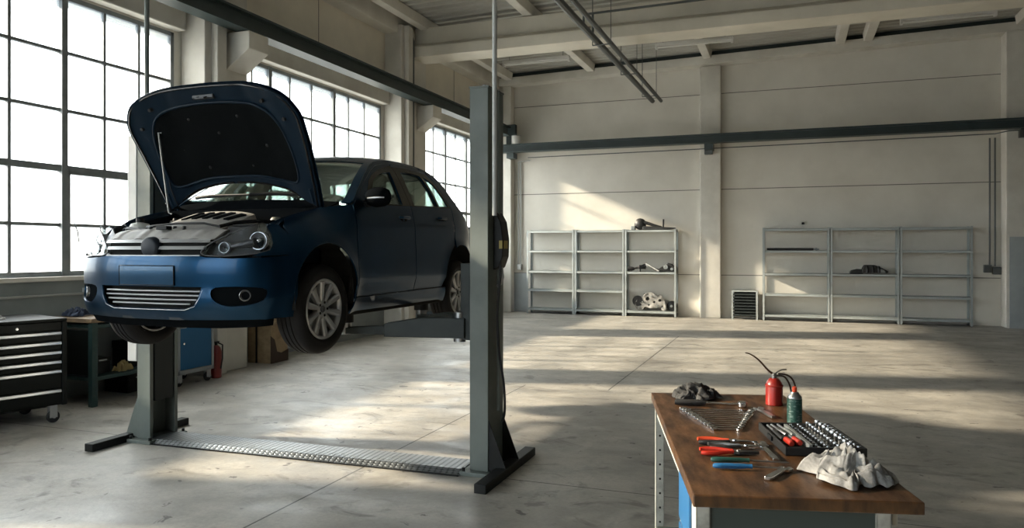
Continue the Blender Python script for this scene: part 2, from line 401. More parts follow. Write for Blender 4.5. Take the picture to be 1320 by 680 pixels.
# fluorescent fittings
def batten(x0,x1,y,z,label):
    t=thing('fluorescent_fitting',label,'light fitting',((x0+x1)/2,y,z),0,'fluorescent fittings under the ceiling'); h=(x1-x0)/2
    MB().box(-h,h,-.06,.06,0,.07).build('housing',M_white,t,bevel=.01)
    MB().cyl((-h+.05,-.03,-.03),(h-.05,-.03,-.03),.016,10).build('tube_lamp',mat('fluorescent_tube',(.7,.7,.68),.3),t,smooth=True)
    for a in (-h,h-.05): MB().box(a,a+.05,-.05,.05,-.055,0).build('end_cap',M_white,t,bevel=.004)
    for x in (-h*.8,h*.8):
        m=MB(); m.tube([(x,0,.07),(x,0,6.31+slope(x0)-z)],.006,6)
        m.build('suspension_rod',M_pipe,t)
batten(-6.35,-4.72,16.5,6.0,'unlit ceiling tube fitting nearest the left window wall')
batten(-2.78,-1.15,16.5,6.08,'unlit ceiling tube fitting in the middle of the three')
batten(2.0,3.64,16.5,6.12,'unlit ceiling tube fitting farthest right of the three')
# ------------------------------------------------------------------ light
W=bpy.data.worlds.new('world'); S.world=W; W.use_nodes=True; nt=W.node_tree; nt.nodes.clear(); N=nt.nodes
o=N.new('ShaderNodeOutputWorld'); bg=N.new('ShaderNodeBackground'); L(nt,bg.outputs[0],o.inputs[0])
tc=N.new('ShaderNodeTexCoord'); sx=N.new('ShaderNodeSeparateXYZ'); L(nt,tc.outputs['Generated'],sx.inputs[0])
cr=N.new('ShaderNodeValToRGB'); L(nt,sx.outputs[2],cr.inputs[0]); e=cr.color_ramp.elements
e[0].position=0.0; e[0].color=(.135,.148,.152,1); e[1].position=.11; e[1].color=(.86,.95,1,1)
L(nt,cr.outputs[0],bg.inputs[0]); bg.inputs[1].default_value=WORLD
sl=bpy.data.lights.new('sun','SUN'); sl.energy=SUN; sl.angle=math.radians(3.0); sl.color=(1,.84,.62)
so=bpy.data.objects.new('sun',sl); C.objects.link(so); so.location=(-20,0,12)
az=math.radians(SUNAZ); el=math.radians(SUNEL)
dr=Vector((math.cos(az)*math.cos(el),math.sin(az)*math.cos(el),-math.sin(el)))
so.rotation_euler=dr.to_track_quat('-Z','Y').to_euler()
# ================================================================== CAR
M_blk0=mat('dull_dark_steel',(.06,.065,.07),.5,.3)
M_paint=mat('dark_blue_car_paint',(.0052,.034,.077),.30,.82,coat=.20,col2=(.0048,.030,.069),scale=2,spec=.3)
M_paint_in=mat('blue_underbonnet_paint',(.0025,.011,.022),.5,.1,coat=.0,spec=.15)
M_trim=mat('black_car_plastic',(.009,.010,.011),.5,spec=.22)
M_cowl=mat('dull_black_cowl',(.005,.006,.007),.9,spec=.0)
M_trimg=mat('gloss_black_trim',(.006,.006,.007),.22,coat=.1,spec=.3)
M_under=mat('dark_underbody',(.008,.009,.009),.85,spec=.15,col2=(.018,.018,.017),scale=5)
M_cglass=glass('tinted_car_glass',(.80,.87,.84),.55)
M_wscreen=glass('windscreen_glass',(.86,.93,.90),.7)
M_lens=glass('clear_lamp_lens',(.95,.96,.97),.5)
M_reflector=mat('lamp_reflector',(.55,.57,.59),.36,.8,col2=(.3,.31,.32),scale=30)
M_lampdark=mat('lamp_housing_dark',(.075,.08,.085),.35)
M_alloy=mat('alloy_wheel_silver',(.42,.43,.44),.35,.6)
M_tyre=mat('tyre_rubber',(.010,.010,.011),.72,spec=.25,bump=.15,bscale=60)
M_engine=mat('grey_engine_plastic',(.36,.345,.32),.5,col2=(.24,.232,.22),scale=8)
M_engdark=mat('engine_bay_dark',(.010,.011,.012),.6,col2=(.022,.022,.022),scale=14)
M_seat=mat('dark_seat_fabric',(.028,.03,.032),.9,bump=.2)
M_pad=mat('bonnet_insulation_felt',(.004,.005,.0055),.95,bump=.3,bscale=60,spec=.05)
CAR=thing('hatchback_car','dark blue five-door hatchback with open bonnet raised on the two-post lift','car',(-3.94,3.77,1.01))
WX,AX0,AX1,TR=.885,.74,3.03,.315
wtab=smooth_tab([(.20,.775),(.30,.82),(.45,.868),(.74,.885),(1.3,.89),(2.3,.89),(3.0,.882),(3.3,.84),(3.5,.76),(3.62,.66)])
itab=smooth_tab([(.14,.085),(.20,.05),(.26,.028),(.33,.022),(.40,.0),(.6,0),(.74,.008),(.86,.012),(.90,.026),(.96,.038),(1.02,.055),(1.10,.095),(1.2,.145),(1.3,.20),(1.40,.275),(1.46,.33)])
ftab=smooth_tab([(.14,.085),(.20,.05),(.33,.022),(.40,.0),(.6,0),(.74,.01),(.82,.03),(.88,.06),(.93,.11),(.98,.175)])
def ztop(y): return interp([(.2,.70),(.36,.80),(.6,.885),(.85,.94),(1.0,.965),(1.12,.985)],y)
def sx_(y,z):
    w=interp(wtab,y); k=min(1,max(0,(y-.80)/.35)); k=k*k*(3-2*k)
    a=interp(itab,z); b=interp(ftab,z*.98/ztop(y)) if y<1.2 else a
    x=w-(a*k+b*(1-k))
    # flared wheel arches
    for ax in (AX0,AX1):
        d=math.hypot(y-ax,z-.33)
        if d<.46 and z<.75: x+=.014*max(0,1-abs(d-.365)/.09)
    return x
def side(sg): return lambda y,z:(sg*sx_(y,z),y,z)
zrt=smooth_tab([(1.10,.99),(1.25,1.09),(1.45,1.225),(1.65,1.335),(1.85,1.395),(2.2,1.43),(2.55,1.425),(2.78,1.395),(2.90,1.34),(3.0,1.22),(3.12,1.07),(3.26,.955),(3.38,.86)])
zr=lambda y:interp(zrt,y)
belt=lambda y:.985+(y-1.1)*.032
def arch(ax,r,a0,a1,n=22,cz=.33): return [(ax+r*math.cos(math.radians(a0+(a1-a0)*i/n)),cz+r*math.sin(math.radians(a0+(a1-a0)*i/n))) for i in range(n+1)]
G=.004
ST=.05
R=.362
def two(fn,*a):
    for sg in (1,-1): fn(sg,*a)
def P(sg,name,outline,holes,m,parent,solid=.012,step=ST,fn=None,off=0):
    f=fn or (lambda y,z:(sg*(sx_(y,z)-off),y,z))
    mb=MB(); panel(mb,outline,holes,step,f)
    if sg<0: mb.f=[tuple(reversed(q)) for q in mb.f]
    me=mb.build(name,m,parent,smooth=True,auto=50)
    if solid:
        md=me.modifiers.new('s','SOLIDIFY'); md.thickness=solid; md.offset=0
    return me
def belt_line(y0,y1,n=6,o=0): return [(y0+(y1-y0)*i/n,belt(y0+(y1-y0)*i/n)+o) for i in range(n+1)]
def do_side(sg):
    # front fender
    out=[(.395,.34)]
    out=[(.372,.345)]+list(reversed(arch(AX0,R,20 if False else -8,177)))[0:0]
    a=arch(AX0,R,178,-12)
    out=[(.36,.60),(.365,.46)]+a+[(1.105,.26),(1.115,.40),(1.115,.98)]+[(y,ztop(y)) for y in (1.0,.85,.7,.6,.5)]+[(.44,.80),(.40,.70)]
    f=P(sg,'front_fender',out,[],M_paint,CAR)
    MB().tube([(sg*(sx_(y,z)+.001),y,z) for y,z in arch(AX0,R+.002,176,-8)],.006,6).build('arch_lip',M_paint,f,smooth=True)
    # front door
    def win_top(ys,o): return [(y,zr(y)-o) for y in ys]
    fd=[(1.123,.29),(2.043,.30),(2.043,belt(2.04)),(2.03,zr(2.03)-.03)]+win_top((1.9,1.75,1.6,1.45,1.3),.03)+[(1.2,1.035),(1.123,.975)]
    fw=[(1.36,belt(1.36)+.012),(1.905,belt(1.9)+.012),(1.945,zr(1.94)-.10)]+win_top((1.85,1.75,1.65,1.58),.095)
    d=P(sg,'front_door',fd,[fw],M_paint,CAR)
    P(sg,'door_window',fw,[],M_cglass,d,solid=.004,off=.008)
    P(sg,'window_surround',[(1.25,belt(1.25)+.004),(2.045,belt(2.04)+.004),(2.045,zr(2.04)-.04)]+win_top((1.9,1.75,1.6,1.5),.055)+[(1.36,1.06)],[fw],M_trimg,d,solid=.004,off=-.007)
    P(sg,'door_handle_recess',[(1.865+.075*math.cos(t*PI/8),.905+.026*math.sin(t*PI/8)) for t in range(16)],[],M_under,d,solid=.002,off=-.006,step=.03)
    hb=MB(); hb.tube([(sg*(sx_(y,.915)+o),y,.913) for y,o in ((1.79,.008),(1.81,.034),(1.87,.038),(1.93,.034),(1.945,.008))],[.011,.013,.013,.013,.01],8)
    hb.build('door_handle',M_paint,d,smooth=True)
    # rear door (cut by the rear arch)
    ra=arch(AX1,R+.035,118,172)
    rd=[(2.051,.30),(2.60,.30)]+list(reversed(ra))+[(2.875,.80),(2.90,belt(2.9)),(2.86,1.16),(2.78,1.30),(2.70,zr(2.70)-.03)]+win_top((2.5,2.3,2.15),.03)+[(2.06,zr(2.06)-.03),(2.051,belt(2.05))]
    rw=[(2.12,belt(2.1)+.012),(2.60,belt(2.6)+.012),(2.59,1.16),(2.54,1.30),(2.52,zr(2.52)-.10)]+win_top((2.4,2.25),.095)+[(2.15,zr(2.15)-.10)]
    qw=[(2.64,belt(2.64)+.012),(2.845,belt(2.84)+.014),(2.81,1.14),(2.73,1.26),(2.65,zr(2.65)-.11),(2.575,zr(2.57)-.10),(2.60,1.28),(2.635,1.15)]
    d=P(sg,'rear_door',rd,[rw,qw],M_paint,CAR)
    P(sg,'door_window',rw,[],M_cglass,d,solid=.004,off=.008)
    P(sg,'quarter_glass',qw,[],M_cglass,d,solid=.004,off=.008)
    P(sg,'window_surround',[(2.049,belt(2.05)+.004),(2.88,belt(2.88)+.004),(2.83,1.17),(2.75,1.29),(2.67,zr(2.67)-.055)]+win_top((2.5,2.3,2.15),.055)+[(2.049,zr(2.05)-.055)],[rw,qw],M_trimg,d,solid=.004,off=-.007)
    P(sg,'door_handle_recess',[(2.60+.075*math.cos(t*PI/8),.925+.026*math.sin(t*PI/8)) for t in range(16)],[],M_under,d,solid=.002,off=-.006,step=.03)
    hb=MB(); hb.tube([(sg*(sx_(y,.935)+o),y,.933) for y,o in ((2.53,.008),(2.55,.034),(2.61,.038),(2.67,.034),(2.685,.008))],[.011,.013,.013,.013,.01],8)
    hb.build('door_handle',M_paint,d,smooth=True)
    # roof side rail / a pillar and rear quarter
    rail=[(1.10,.99)]+[(y,zr(y)) for y in (1.2,1.3,1.45,1.6,1.75,1.9,2.2,2.5,2.75)]+[(2.72,zr(2.72)-.026)]+win_top((2.5,2.3,2.1,1.9,1.75,1.6,1.45,1.3),.026)+[(1.2,1.03)]
    P(sg,'roof_rail',rail,[],M_paint,CAR,step=.04)
    b2=arch(AX1,R,114,-14)
    rq=[(2.755,zr(2.755)),(2.87,zr(2.87)),(2.95,zr(2.95)),(3.0,zr(3.0)),(3.12,zr(3.12)),(3.26,zr(3.26)),(3.36,.87),(3.42,.80),(3.42,.60),(3.42,.42),(3.40,.24)]+list(reversed(b2))+[(2.885,.80),(2.91,belt(2.9)),(2.87,1.165),(2.79,1.305),(2.72,zr(2.72)-.025)]
    P(sg,'rear_quarter_panel',rq,[],M_paint,CAR)
    # sill
    sl_=[(1.09,.165),(2.70,.165),(2.68,.22),(2.66,.293),(1.118,.283)]
    P(sg,'side_sill',sl_,[],M_paint,CAR,off=.0)
    MB().box(min(sg*.74,sg*.835),max(sg*.74,sg*.835),1.1,2.68,.15,.20).build('sill_skirt',M_under,CAR,bevel=.008)
    sh=[(1.06,.25),(2.60,.25)]+list(reversed(arch(AX1,R+.05,118,178)))+[(2.86,.9),(2.86,belt(2.86)-.03),(1.15,belt(1.15)-.03),(1.06,.93)]
    P(sg,'door_inner',sh,[],M_under,CAR,off=.035,step=.12,solid=.01)
    P(sg,'pillar_trim',[(1.92,belt(2)-.04),(2.11,belt(2)-.04),(2.14,zr(2.14)-.05),(1.95,zr(1.95)-.05)],[],M_trim,CAR,off=.03,solid=.01)
    P(sg,'pillar_trim',[(2.60,belt(2)+.0),(2.65,belt(2)+.0),(2.63,1.20),(2.57,zr(2.57)-.05),(2.53,zr(2.57)-.05),(2.60,1.2)],[],M_trim,CAR,off=.03,solid=.01)
    # mirror
    mr=MB(); z0=1.045
    prof=[]
    vs=[];n=14
    for i,(u,ry,rz) in enumerate([(0,.03,.035),(.03,.07,.062),(.09,.088,.078),(.16,.085,.073),(.205,.062,.055),(.222,.02,.02)]):
        for k in range(n):
            q=2*PI*k/n
            vs.append((sg*(.86+u),1.30+ry*math.cos(q)*(1 if math.cos(q)<0 else .5)-u*.10,z0+rz*(abs(math.sin(q))**.8*(1 if math.sin(q)>0 else -1))))
    mr.add(vs,[(i*n+k,i*n+(k+1)%n,(i+1)*n+(k+1)%n,(i+1)*n+k) for i in range(5) for k in range(n)]+[tuple(range(n)),tuple(range(5*n,6*n))])
    mo=mr.build('door_mirror',M_cowl,CAR,smooth=True,auto=60)
    MB().tube([(sg*.84,1.30,1.0),(sg*.89,1.30,1.01)],[.03,.035],8).build('mirror_stalk',M_trim,mo,smooth=True)
    tag(MB().tube([(sg*.93,1.193,1.033),(sg*1.0,1.19,1.035),(sg*1.06,1.218,1.038)],[.006,.008,.006],6).build('turn_signal',M_alloy,mo,smooth=True),'silver indicator strip')
    MB().box(min(sg*.90,sg*1.05),max(sg*.90,sg*1.05),1.327,1.331,1.0,1.09).build('mirror_glass',M_reflector,mo)
for sg in (1,-1): do_side(sg)
# roof / screens as ruled patches --------------------------------------
def ctr(y0,y1,yc0,yc1,dz):
    def f(s,t):
        ys=y0+(y1-y0)*t; yc=yc0+(yc1-yc0)*t; z=zr(ys); xe=sx_(ys,z); k=abs(s)**2.2
        e=1-abs(s)**2.6
        return (s*xe, ys*k+yc*(1-k), z+(dz(t) if callable(dz) else dz)*e)
    return f
def patch(name,fn,m,parent,s0=-1,s1=1,t0=0,t1=1,ns=24,nt_=14,solid=.01):
    mb=MB(); vs=[fn(s0+(s1-s0)*i/ns,t0+(t1-t0)*j/nt_) for j in range(nt_+1) for i in range(ns+1)]
    mb.add(vs,[(j*(ns+1)+i,j*(ns+1)+i+1,(j+1)*(ns+1)+i+1,(j+1)*(ns+1)+i) for j in range(nt_) for i in range(ns)])
    o=mb.build(name,m,parent,smooth=True,auto=60)
    if solid: md=o.modifiers.new('s','SOLIDIFY'); md.thickness=solid; md.offset=0
    return o
ws=ctr(1.10,1.74,.95,1.60,.03)
rf=ctr(1.74,2.90,1.60,2.93,lambda t:.03+.022*math.sin(PI*t))
hg_=ctr(2.90,3.38,2.93,3.50,.03)
wsg=patch('windscreen',ws,M_wscreen,CAR,-.93,.93,.02,.93,solid=.005)
fr=MB()
for (s0,s1,t0,t1) in ((-1,-.925,0,1),(.925,1,0,1),(-1,1,.925,1)):
    ns,nt_=6 if s1-s0<1 else 24,16 if s1-s0<1 else 4
    vs=[ws(s0+(s1-s0)*i/ns,t0+(t1-t0)*j/nt_) for j in range(nt_+1) for i in range(ns+1)]
    fr.add(vs,[(j*(ns+1)+i,j*(ns+1)+i+1,(j+1)*(ns+1)+i+1,(j+1)*(ns+1)+i) for j in range(nt_) for i in range(ns)])
o=fr.build('windscreen_frame',M_paint,CAR,smooth=True,weld=.001); md=o.modifiers.new('s','SOLIDIFY'); md.thickness=.012; md.offset=0
patch('roof',rf,M_paint,CAR,ns=28,nt_=18)
# tailgate
tg=patch('tailgate',hg_,M_paint,CAR,-1,1,.62,1)
o=MB()
for (s0,s1,t0,t1) in ((-1,-.85,.0,.62),(.85,1,.0,.62),(-1,1,0,.08)):
    ns,nt_=8,8; vs=[hg_(s0+(s1-s0)*i/ns,t0+(t1-t0)*j/nt_) for j in range(nt_+1) for i in range(ns+1)]
    o.add(vs,[(j*(ns+1)+i,j*(ns+1)+i+1,(j+1)*(ns+1)+i+1,(j+1)*(ns+1)+i) for j in range(nt_) for i in range(ns)])
o.build('rear_window_frame',M_paint,tg,smooth=True,weld=.001)
patch('rear_window',hg_,M_cglass,tg,-.85,.85,.08,.62,solid=.004)
# rear bumper: wrap
def rb(s,z):
    a=s*PI/2*.96; ex=.80; x=.80*math.copysign(abs(math.sin(a))**.7,s); y=3.40+.20*abs(math.cos(a))**.6
    return (x,y-.03*abs(z-.5),z)
mb=MB(); vs=[rb(-1+2*i/30,.2+.68*j/10) for j in range(11) for i in range(31)]
mb.add(vs,[(j*31+i,j*31+i+1,(j+1)*31+i+1,(j+1)*31+i) for j in range(10) for i in range(30)])
o=mb.build('rear_bumper',M_paint,CAR,smooth=True); md=o.modifiers.new('s','SOLIDIFY'); md.thickness=.02
for sg in (1,-1): MB().box(min(sg*.56,sg*.74),max(sg*.56,sg*.74),3.36,3.50,.76,.88).build('tail_lamp',mat('red_lamp',(.25,.01,.01),.2,coat=1),CAR,bevel=.03)
# ---------------------------------------------------------------- front end
pl=spline([(0,0),(.20,.004),(.40,.028),(.56,.072),(.68,.135),(.765,.215),(.82,.30),(.852,.36),(.868,.41)],k=8)
cum=[0]
for a,b in zip(pl,pl[1:]): cum.append(cum[-1]+math.dist(a,b))
SM=cum[-1]
otab=smooth_tab([(.12,.11),(.19,.05),(.24,.012),(.30,0),(.40,.004),(.50,.0),(.585,.006),(.62,.022),(.70,.05),(.78,.10),(.86,.17)])
def fp(s,z,off=0):
    a=min(abs(s),SM); i=0
    while i<len(cum)-2 and cum[i+1]<a: i+=1
    t=(a-cum[i])/(cum[i+1]-cum[i]); x=pl[i][0]+(pl[i+1][0]-pl[i][0])*t; y=pl[i][1]+(pl[i+1][1]-pl[i][1])*t
    dx,dy=pl[i+1][0]-pl[i][0],pl[i+1][1]-pl[i][1]; l=math.hypot(dx,dy); nx,ny=-dy/l,dx/l   # inward normal
    o=interp(otab,z)*(1-.75*min(1,max(0,(a-.55)/.45)))+off
    x+=nx*o; y+=ny*o
    if a>.62:
        k=min(1,(a-.62)/(SM-.62)); k=k*k*(3-2*k); x+=(sx_(max(y,.3),z)-off-x)*k
    return (math.copysign(x,s) if s else x, y, z)
def FP(name,outline,holes,m,parent,off=0,solid=.012,step=.045):
    mb=MB(); panel(mb,outline,holes,step,lambda s,z:fp(s,z,off))
    o=mb.build(name,m,parent,smooth=True,auto=50)
    if solid: md=o.modifiers.new('s','SOLIDIFY'); md.thickness=solid; md.offset=-1 if False else 0
    return o
mir=lambda pts:[(-a,b) for a,b in reversed(pts)]
lowg=[(-.425,.405),(.425,.405),(.405,.34),(.37,.285),(.30,.262),(-.30,.262),(-.37,.285),(-.405,.34)]
def fog(cx=.66): return spline([(cx-.15,.40),(cx+.04,.405),(cx+.15,.385),(cx+.13,.32),(cx+.02,.285),(cx-.10,.29),(cx-.17,.34)],closed=True,k=3)
fogR=fog(); fogL=mir(fogR)
ear=[(SM,.605),(.92,.60),(.80,.592),(.62,.585),(.45,.592),(.40,.600)]
bump=[(-SM,.20),(-.6,.195),(0,.19),(.6,.195),(SM,.20)]+ear+mir(ear)
fb=FP('front_bumper',bump,[lowg,fogR,fogL],M_paint,CAR)
# lower lip under the bumper
lip=[(-.9,.205),(.9,.205),(.9,.15),(.5,.135),(-.5,.135),(-.9,.15)]
FP('bumper_lip',lip,[],M_cowl,CAR,off=.02)
# number-plate recess
FP('number_plate_recess',[(-.225,.415),(.225,.415),(.225,.535),(-.225,.535)],[],mat('blank_plate_mount',(.012,.055,.115),.25,.6,coat=.3),fb,off=-.010,solid=.008,step=.03)
rim_=MB()
fpo=lambda s,z,o:fp(s,z,o)
rim_.tube([fpo(s,z,-.013) for s,z in densify([(-.228,.413),(.228,.413),(.228,.538),(-.228,.538),(-.228,.413)],.03)],.0035,6)
rim_.build('plate_border',M_trimg,fb,smooth=True)
# lower grille
lg=FP('lower_grille',[(a*1.03,b+(.006 if b>.33 else -.006)) for a,b in lowg],[],M_under,CAR,off=.07)
for z in (.375,.348,.320,.293):
    h=.40 if z>.34 else .375 if z>.30 else .33
    MB().tube([fp(s/20*h,z,.018) for s in range(-20,21)],.0055,6).build('grille_slat',M_reflector if False else M_alloy,lg,smooth=True)
tr=MB(); tr.tube([fp(s,z,-.003) for s,z in densify([(-.43,.39),(-.41,.335),(-.375,.280),(-.30,.256),(.30,.256),(.375,.280),(.41,.335),(.43,.39)],.03) if not (z>.389 and abs(s)<.42)],.0032,6)
tag(tr.build('chrome_trim',M_alloy,lg,smooth=True),'bright chrome trim around the lower grille')
# fog lamps
M_fog=mat('fog_reflector',(.30,.31,.32),.3,.8)
for sg,fo in ((1,fogR),(-1,fogL)):
    b_=FP('fog_lamp_bezel',[(a,z) for a,z in fo],[],M_cowl,CAR,off=.018)
    c=fp(sg*.69,.350,.008); n=Vector(fp(sg*.69,.350,0))-Vector(fp(sg*.69,.350,.05)); n.normalize(); c=Vector(c)
    MB().lathe([(0,-.012),(.02,-.010),(.030,0),(.033,.008),(.036,.006),(.037,-.01)],20,Matrix.Translation(c)@n.to_track_quat('Z','Y').to_matrix().to_4x4())  .build('fog_lamp',M_fog,b_,smooth=True)
# upper grille
ug=[(-.40,.600),(.40,.600),(.44,.66),(.47,.705),(-.47,.705),(-.44,.66)]
gr=FP('upper_grille',ug,[],M_under,CAR,off=.035)
for z,h in ((.655,.42),(.70,.455)):
    mb=MB(); vs=[]; n=30
    for i in range(n+1):
        s=-h+2*h*i/n
        vs+=[fp(s,z-.011,-.004),fp(s,z+.009,.002),fp(s,z+.011,.03),fp(s,z-.012,.03)]
    mb.add(vs,[(i*4+k,i*4+(k+1)%4,(i+1)*4+(k+1)%4,(i+1)*4+k) for i in range(n) for k in range(4)])
    mb.build('grille_slat',M_alloy,gr,smooth=True)
MB().tube([fp(s/20*.40,.604,.004) for s in range(-20,21)],.005,6).build('grille_slat',M_alloy,gr,smooth=True)
eb=MB().lathe([(0,.022),(.055,.018),(.066,.010),(.070,0),(.070,-.035)],32,Matrix.Translation(fp(0,.655,-.006))@Matrix.Rotation(PI/2+.12,4,'X')@Matrix.Rotation(0,4,'X'))
eb.build('blank_emblem',mat('dark_emblem',(.008,.014,.024),.6),gr,smooth=True)
# headlamps
hl=[(.405,.632),(.44,.668),(.52,.715),(.64,.765),(.78,.803),(.90,.815),(.945,.80),(.93,.74),(.89,.68),(.84,.640),(.74,.617),(.60,.603),(.47,.603),(.42,.612)]
hls=spline(hl,closed=True,k=4)
for sg in (1,-1):
    ol=hls if sg>0 else mir(hls)
    h=FP('headlamp',ol,[],M_lampdark,CAR,off=.085)
    MB_=MB()
    for (s,z,r) in ((.545,.655,.034),(.80,.700,.056)):
        c=Vector(fp(sg*s,z,.06 if r>.04 else .045)); n=Vector((sg*.25,-1,.05)).normalized()
        Mx=Matrix.Translation(c)@n.to_track_quat('Z','Y').to_matrix().to_4x4()
        MB().lathe([(r*.22,-.03),(r*.55,-.022),(r*.85,-.004),(r*.97,.014),(r*1.06,.014),(r*1.08,-.02)],28,Mx).build('reflector',M_reflector,h,smooth=True,auto=60)
        MB().lathe([(0,.012),(r*.18,.008),(r*.27,-.006),(r*.28,-.03)],16,Mx).build('bulb_cover',M_chrome,h,smooth=True)
    # chrome fluted bezel between the lamps
    MB().tube([fp(sg*s,z,.055) for s,z in ((.57,.66),(.64,.672),(.71,.685),(.75,.69))],[.012,.02,.026,.02],10).build('inner_bezel',M_lampdark,h,smooth=True)
    MB().tube([fp(sg*s,z,.004) for s,z in ol_ ] if False else [fp((s if sg>0 else s),z,.001) for s,z in ol+[ol[0]]],.0045,6).build('lamp_edge',M_lampdark,h,smooth=True)
    FP('lamp_lens',ol,[],M_lens,h,off=-.001,solid=.003)
    wing=[(.73,.6),(SM,.607),(SM,.64),(SM,.70),(SM,.76),(SM,.805),(.955,.812),(.952,.795),(.935,.74),(.895,.68),(.845,.637),(.76,.615)]
    FP('wing_front_corner',wing if sg>0 else mir(wing),[],M_paint,CAR)
# top slam panel (front cover), visible with the bonnet up
def grid(mb,fn,nu,nv):
    mb.add([fn(i/nu,j/nv) for j in range(nv+1) for i in range(nu+1)],[(j*(nu+1)+i,j*(nu+1)+i+1,(j+1)*(nu+1)+i+1,(j+1)*(nu+1)+i) for j in range(nv) for i in range(nu)]); return mb
def slam(u,v):
    s=-.47+.94*u; a=Vector(fp(s,.712,.02)); w_=.50-.06*v
    b=Vector((-w_+2*w_*u,.27+.02*math.cos(PI*(u-.5)*1.0)*-1,.775+.02*math.sin(PI*u)))
    p=a.lerp(b,v); p.z+=.018*math.sin(PI*v)+ (.006 if int(u*16)%4==1 else 0); return p
o=grid(MB(),slam,48,8).build('radiator_cover',M_engine,CAR,smooth=True,auto=30); md=o.modifiers.new('s','SOLIDIFY'); md.thickness=.015
m=MB()
for x in (-.16,-.08,0,.05,.13): m.cyl((x,.19,.76),(x,.19,.80),.012,10)
m.box(-.045,.045,.12,.17,.775,.80)
m.build('bonnet_latch',M_trim,CAR,bevel=.003)
# engine bay structure
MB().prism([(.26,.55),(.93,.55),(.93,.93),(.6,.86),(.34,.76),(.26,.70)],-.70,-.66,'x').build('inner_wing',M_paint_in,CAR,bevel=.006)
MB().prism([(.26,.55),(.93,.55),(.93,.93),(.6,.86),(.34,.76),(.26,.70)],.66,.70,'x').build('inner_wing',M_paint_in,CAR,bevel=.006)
MB().box(-.70,.70,.90,.93,.40,.95).build('firewall',M_cowl,CAR)
MB().box(-.66,.66,.24,.92,.30,.34).build('engine_undertray',M_under,CAR)
for sg in (1,-1):   # gutter strips along fenders
    g=grid(MB(),lambda u,v:((sg*((sx_(.46+.56*u,ztop(.46+.56*u)))-.085*v)), .46+.56*u, ztop(.46+.56*u)-.02*math.sin(PI*v)-.012*v),14,5)
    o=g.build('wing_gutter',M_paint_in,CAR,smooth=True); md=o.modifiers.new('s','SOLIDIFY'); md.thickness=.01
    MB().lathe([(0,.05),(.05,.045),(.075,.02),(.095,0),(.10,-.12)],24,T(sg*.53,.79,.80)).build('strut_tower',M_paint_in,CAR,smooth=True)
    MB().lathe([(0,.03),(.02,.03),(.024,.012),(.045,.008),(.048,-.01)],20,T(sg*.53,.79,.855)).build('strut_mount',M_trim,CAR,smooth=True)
# engine cover with five slots
ec=MB()
def ecf(u,v):
    x=-.34+.62*u; y=.33+.42*v; z=.785+.15*v+.008*math.sin(PI*v)-.03*abs(2*u-1)**3
    pass
    if u in (0,1) or v in (0,1): z-=.07
    return (x,y,z)
grid(ec,ecf,54,16); o=ec.build('engine_cover',M_engine,CAR,smooth=True,auto=25); md=o.modifiers.new('s','SOLIDIFY'); md.thickness=.012
for k in range(5):
    x=-.22+k*.095; m=MB(); vs=[]
    for (dx,v) in ((0,.46),(.045,.46),(.085,.80),(.04,.80)):
        u=(x+dx+.34)/.62; p=ecf(min(.99,u),v); vs+=[(p[0],p[1],p[2]+.010)]
    vs+=[(a,b,c-.03) for a,b,c in vs[:4]]
    m.add(vs,[(0,1,2,3),(4,7,6,5),(0,4,5,1),(1,5,6,2),(2,6,7,3),(3,7,4,0)]).build('cover_slot',M_cowl,CAR)
MB().tube([(-.33,.36,.81),(-.1,.35,.825),(.15,.35,.825),(.27,.37,.80)],.008,8).build('cover_front_rail',M_engdark,CAR,smooth=True)
MB().box(-.33,.27,.38,.66,.35,.75).build('engine_block',M_engdark,CAR,bevel=.02)
MB().box(.34,.58,.36,.60,.60,.80).box(.36,.56,.38,.58,.80,.815).build('battery_box',M_trim,CAR,bevel=.01)
m=MB().tube([(.30,.33,.80),(.36,.42,.83),(.47,.5,.84),(.53,.62,.84)],.012,8); m.build('battery_cable',M_trimg,CAR,smooth=True)
MB().lathe([(0,.0),(.05,0),(.075,.03),(.08,.09),(.06,.13),(.02,.14),(0,.14)],20,T(-.50,.42,.70)).build('coolant_tank',mat('translucent_tank',(.55,.56,.52),.4),CAR,smooth=True)
MB().cyl((-.50,.42,.84),(-.50,.42,.87),.028,14).build('tank_cap',M_trim,CAR,smooth=True)
MB().tube([(-.44,.44,.78),(-.36,.36,.80),(-.28,.33,.79)],.018,10).build('coolant_hose',M_trim,CAR,smooth=True)
MB().tube([(.30,.70,.80),(.20,.80,.84),(.02,.84,.85),(-.2,.82,.84)],.014,8).build('vacuum_pipe',M_steel,CAR,smooth=True)
MB().tube([(-.60,.40,.79),(-.46,.30,.79),(-.30,.28,.775)],.016,8).build('washer_filler_neck',M_trim,CAR,smooth=True)
MB().box(-.62,-.40,.52,.66,.66,.80).build('fuse_box',M_trim,CAR,bevel=.012)
MB().lathe([(0,.04),(.03,.04),(.045,.02),(.05,-.05)],20,T(.40,.80,.84)).build('brake_reservoir',mat('pale_reservoir',(.16,.155,.12),.4),CAR,smooth=True)
